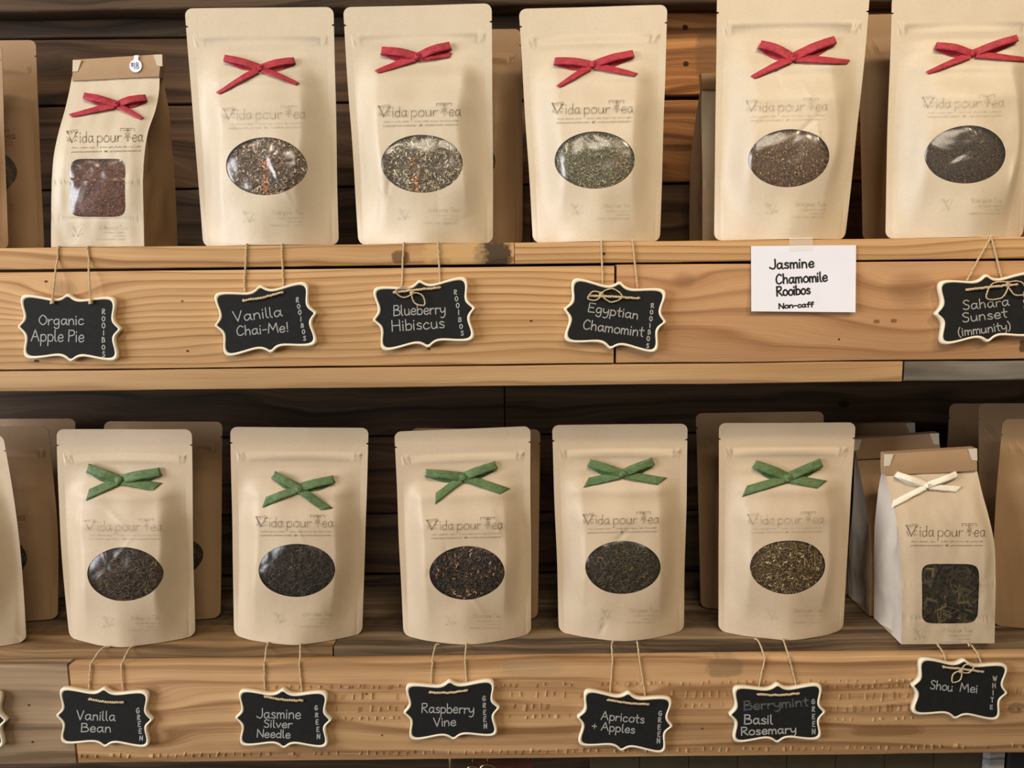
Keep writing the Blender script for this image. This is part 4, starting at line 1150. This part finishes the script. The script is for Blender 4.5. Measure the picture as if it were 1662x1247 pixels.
R7 = 'ROOIBOS'
sign('chalkboard sign reading Organic Apple Pie, below the small bag with the price sticker', (112.5, 532.5), -2.0,
     [('Organic', 64, 527.5, 136, 527, 15.5), ('Apple Pie', 50.5, 553.5, 136, 555, 18.5)], (R7, 168, 506, 168, 575, 9.5),
     [((85, 491), (90, 440), (94, 403), (96, 400)), ((147, 491), (144, 440), (142, 403), (140, 400))], None, 0, True, seed=1, front=True)
sign('chalkboard sign reading Vanilla Chai-Me!', (431, 518.5), 6.6,
     [('Vanilla', 379.5, 522.5, 458, 513, 16.5), ('Chai-Me!', 384, 545, 469, 538.5, 15.5)], (R7, 482.6, 487, 494.5, 549, 8.5),
     [((397, 486), (397, 466), (400, 400), (398, 398)), ((458, 475), (460, 460), (457, 400), (457, 398))], ((396, 487), (459, 475)), 0, True, seed=2)
sign('chalkboard sign reading Blueberry Hibiscus, a twine loop hanging over its face', (688, 510), 6.2,
     [('Blueberry', 639, 512.5, 723, 509, 16.5), ('Hibiscus', 637, 538, 721.5, 532, 17.5)], (R7, 739, 474, 750, 541, 9),
     [((640, 473), (652, 462), (655, 400), (655, 398)), ((713, 467), (714, 453), (711, 398), (711, 396))], ((640, 474), (714, 467)), 0, True, seed=3, knot=(669, 476, [(689, 495), (642, 473)]))
sign('chalkboard sign reading Egyptian Chamomint, tilted to the right across the board seam', (998.5, 512.5), -7.8,
     [('Egyptian', 954.5, 506, 1035, 518.5, 14.5), ('Chamomint', 945.7, 534, 1044, 546.5, 15.5)], (R7, 1059, 496, 1051, 561, 8.5),
     [((975, 470), (978, 458), (976, 392), (975, 390)), ((1036, 484), (1034, 464), (1027, 392), (1027, 390))], ((958, 480), (1037, 484)), 0, True, seed=4, knot=(976, 477, [(954, 484), (1010, 482)]))
sign('chalkboard sign reading Sahara Sunset (immunity), cut off by the right frame edge', (1602.5, 501), 5.2,
     [('Sahara', 1563.5, 503, 1638, 496, 15), ('Sunset', 1562.5, 523.5, 1635, 515, 15), ('(immunity)', 1556, 546, 1640, 535, 13.5)], (R7, 1663, 478, 1668, 540, 9),
     [((1570, 470), (1569, 456), (1606, 400), (1578, 384)), ((1636, 464), (1624, 446), (1608, 400), (1610, 384))], ((1569, 470), (1650, 462)), 0, True, seed=5, knot=(1636, 460, [(1601, 484), (1668, 476)]))
GR = 'GREEN'
sign('right tip of a cream-rimmed chalkboard sign cut off by the left frame edge', (-68, 1167), -3, [], None,
     [((-95, 1135), (-96, 1120), (-98, 1086), (-90, 1056)), ((-40, 1137), (-42, 1124), (-44, 1086), (-36, 1056))], ((-95, 1136), (-40, 1138)), 0, False, seed=6)
sign('chalkboard sign reading Vanilla Bean, over the joint between grey and pine boards', (169.5, 1165.5), -3.4,
     [('Vanilla', 124.6, 1168.5, 187, 1170.5, 15), ('Bean', 132, 1188.5, 180, 1189, 14)], (GR, 224, 1154, 229, 1198, 9.5),
     [((147, 1136), (145, 1120), (147, 1084), (176, 1053)), ((199, 1141), (200, 1122), (197, 1083), (217, 1052))], ((145, 1135), (200, 1140)), 0, False, seed=7)
sign('chalkboard sign reading Jasmine Silver Needle', (460, 1167.5), -2.0,
     [('Jasmine', 416, 1165.5, 488, 1167, 15.5), ('Silver', 428.4, 1181, 474, 1182, 12.5), ('Needle', 417.4, 1197, 471, 1198.5, 13)], (GR, 513, 1149, 517, 1196, 9),
     [((432, 1132), (430, 1120), (429, 1080), (435, 1044)), ((489, 1137), (490, 1122), (486, 1080), (487, 1044))], ((430, 1131), (491, 1137)), 0, False, seed=8)
sign('chalkboard sign reading Raspberry Vine', (733, 1153.5), 2.6,
     [('Raspberry', 684.5, 1157, 769, 1158.5, 15), ('Vine', 704, 1179.5, 740, 1178, 14)], (GR, 785.5, 1134, 788, 1179, 9),
     [((700, 1125), (700, 1108), (702, 1080), (712, 1050)), ((757, 1120), (757, 1104), (755, 1079), (757, 1050))], ((698, 1124), (758, 1121)), 0, False, seed=9)
sign('chalkboard sign reading Apricots + Apples', (1014.5, 1172), -6.4,
     [('Apricots', 975.4, 1168, 1045, 1174.5, 13.5), ('+ Apples', 960, 1184, 1030, 1191, 13)], (GR, 1071.5, 1158, 1069, 1203, 9.5),
     [((989, 1137), (990, 1124), (994, 1080), (996, 1046)), ((1050, 1143), (1047, 1130), (1038, 1079), (1035, 1046))], ((987, 1136), (1052, 1143)), 0, False, seed=10)
sign('chalkboard sign reading Berrymint Basil Rosemary, its top line half rubbed out', (1262, 1158.5), 1.4,
     [('Berrymint', 1208, 1153, 1312, 1146, 14), ('Basil', 1208, 1175.7, 1254, 1175.5, 15), ('Rosemary', 1203, 1194, 1292, 1190, 13)], (GR, 1320, 1139, 1321, 1188, 9.5),
     [((1232, 1128), (1232, 1112), (1241, 1074), (1226, 1040)), ((1294, 1127), (1291, 1109), (1281, 1075), (1268, 1040))], ((1230, 1127), (1296, 1126)), 0, False, seed=11, dim=(0,), stroke=2.0)
sign('chalkboard sign reading Shou Mei, hung below the ivory-bowed bag', (1558, 1119.5), -5.2,
     [('Shou', 1510, 1118.5, 1545.5, 1122.5, 14), ('Mei', 1558, 1122.5, 1586, 1125, 13.5)], ('WHITE', 1615, 1102, 1609, 1148, 8.5),
     [((1533, 1084), (1534, 1076), (1533, 1073), (1528, 1054)), ((1594, 1090), (1592, 1078), (1588, 1072), (1577, 1052))], ((1531, 1083), (1595, 1090)), 0, False, seed=12, knot=(1560, 1090, [(1546, 1108), (1580, 1082)]))

# ---------------------------------------------------------------- paper card
cp = P(1304, 453, -.002)
card = empty('paper_card', (cp.x, -.001, cp.z), 'white paper card handwritten Jasmine Chamomile Rooibos Non-caff, taped to the upper front board', 'card')
mb = MB(); vs = []; fs = []; nu, nv = 14, 8
for i in range(nu + 1):
    for j in range(nv + 1):
        u, v = i / nu, j / nv
        vs.append(P(lerp(lerp(1219, 1219.5, v), lerp(1389.5, 1388.5, v), u), lerp(lerp(399.5, 398, u), lerp(505.5, 507, u), v), -.0012 - .0022 * v * v - .0006 * (2 * u - 1) ** 2 * v))
k = len(vs); vs += [v + Vector((0, .0003, 0)) for v in vs]
for i in range(nu):
    for j in range(nv):
        a = i * (nv + 1) + j; fs.append((a, a + 1, a + nv + 2, a + nv + 1)); fs.append((a + k, a + nv + 1 + k, a + nv + 2 + k, a + 1 + k))
mb.add(vs, fs); mb.build('sheet', PAPER, card)
at = lambda x, y: P(x, y, -.00145 - .0022 * clamp((y - 399) / 108) ** 2 - .0006 * (2 * clamp((x - 1219) / 170) - 1) ** 2 * clamp((y - 399) / 108))
mb = MB()
write(mb, 'Jasmine', 1249, 437, 1321, 434, 15.5, 2.5, at); write(mb, 'Chamomile', 1259.5, 461, 1343, 456.5, 15.5, 2.5, at)
write(mb, 'Rooibos', 1261, 480.5, 1315, 477, 15, 2.6, at); write(mb, 'Non-caff', 1264.5, 501, 1320, 498, 8, 2.1, at)
mb.build('handwriting', MARKER, card, False)
mb = MB(); v1 = [P(1281, 386, -.0008), P(1319, 385, -.0008), P(1319.5, 407, -.0016), P(1281.5, 408, -.0016)]
mb.add(v1 + [v + Vector((0, .00015, 0)) for v in v1], [(0, 1, 2, 3), (7, 6, 5, 4), (0, 4, 5, 1), (1, 5, 6, 2), (2, 6, 7, 3), (3, 7, 4, 0)]); mb.build('tape', TAPE, card, False)

# ---------------------------------------------------------------- things glimpsed under the lower shelf
ZF = P(831, 1420, 0).z
def bx(mb, x0, x1, y0, y1, z0, z1):
    v = [(x, y, z) for x in (x0, x1) for y in (y0, y1) for z in (z0, z1)]
    mb.add(v, [(0, 1, 3, 2), (4, 6, 7, 5), (0, 4, 5, 1), (2, 3, 7, 6), (0, 2, 6, 4), (1, 5, 7, 3)])
OLIVE = plain('olive_panel', srgb(78, 68, 50), .7, .2, .15, 60)
mb = MB(); z1 = Z_LBB - .004
for k in range(8):
    a = P(960 + k * 80, 1243, .03).x; b = P(960 + (k + 1) * 80, 1243, .03).x - .0008
    if k == 7: b = P(1603, 1243, .03).x
    mb.add(*(lambda q: (q.v, q.f))((lambda m: (bx(m, a, b, .035, .045, ZF, z1), m)[1])(MB())))
tag(mb.build('hanging_panel', OLIVE, None, False, (P(1280, 1243, .04).x, .04, ZF)), 'dark olive panel glimpsed under the right half of the lower shelf', 'panel')
o = plank('shelf_post', P(772, 1243, .05).x, P(862, 1243, .05).x, .05, .09, ZF, z1, wood('red_brown_post', srgb(120, 72, 48), srgb(92, 52, 34), srgb(54, 30, 20), seed=31), None, .002, .0004, seed=91)
tag(o, 'reddish brown wooden block just visible under the lower shelf, below the Raspberry Vine sign', 'block')
RINGM = NT('brass'); RINGM.set(srgb(190, 170, 120), .25, .5); RINGM.b.inputs['Metallic'].default_value = 1
def ring(px, R_, label):
    c = P(px, 1252, .036); mb = MB()
    tube(mb, [Vector((c.x + R_ * sin(a), .034, c.z + R_ * cos(a))) for a in [2 * pi * k / 24 for k in range(25)]], .0012, 8, False)
    tube(mb, [Vector((c.x, .034, c.z + R_)), Vector((c.x, .034, Z_LBB - .001))], .0009, 6)
    tag(mb.build('metal_ring', RINGM.m, None, True, (c.x, .034, c.z)), label, 'ring')
ring(768, .007, 'small metal ring below the lower shelf, left one by the reddish block')
ring(792, .009, 'small metal ring below the lower shelf, right one by the reddish block')
c = P(731, 1250, .036); mb = MB()
tube(mb, [Vector((c.x, .034, c.z - .02)), Vector((c.x, .034, c.z)), Vector((c.x + .0006, .034, Z_LBB - .0005))], .0016, 8)  # bright rod added in place of a glint on a glass bottle top
tag(mb.build('glint_rod', RINGM.m, None, True, (c.x, .034, c.z)), 'thin bright rod standing in for a glint below the lower shelf, left of the rings', 'glint_bar')
o = plank('painted_board', P(1606, 1240, .02).x, P(1630, 1240, .02).x, .020, .032, ZF, z1 + .002, wood('white_worn_board', srgb(190, 188, 184), srgb(150, 146, 142), srgb(90, 84, 80), seed=33, blotch=.6, blotch_col=srgb(80, 78, 78)), None, .001, .0004, seed=92, n=6)
tag(o, 'worn white painted board end under the lower shelf near the right edge', 'board')
mb = MB(); bx(mb, P(1634, 1240, .02).x, P(1720, 1240, .02).x, .018, .09, ZF, z1 + .003)
o = mb.build('black_box', plain('black_box_paint', (.012, .012, .013), .35, .4), None, False, (P(1670, 1240, .05).x, .05, ZF))
md = o.modifiers.new('b', 'BEVEL'); md.width = .003; md.segments = 3
tag(o, 'glossy black box under the lower shelf at the right edge', 'box')
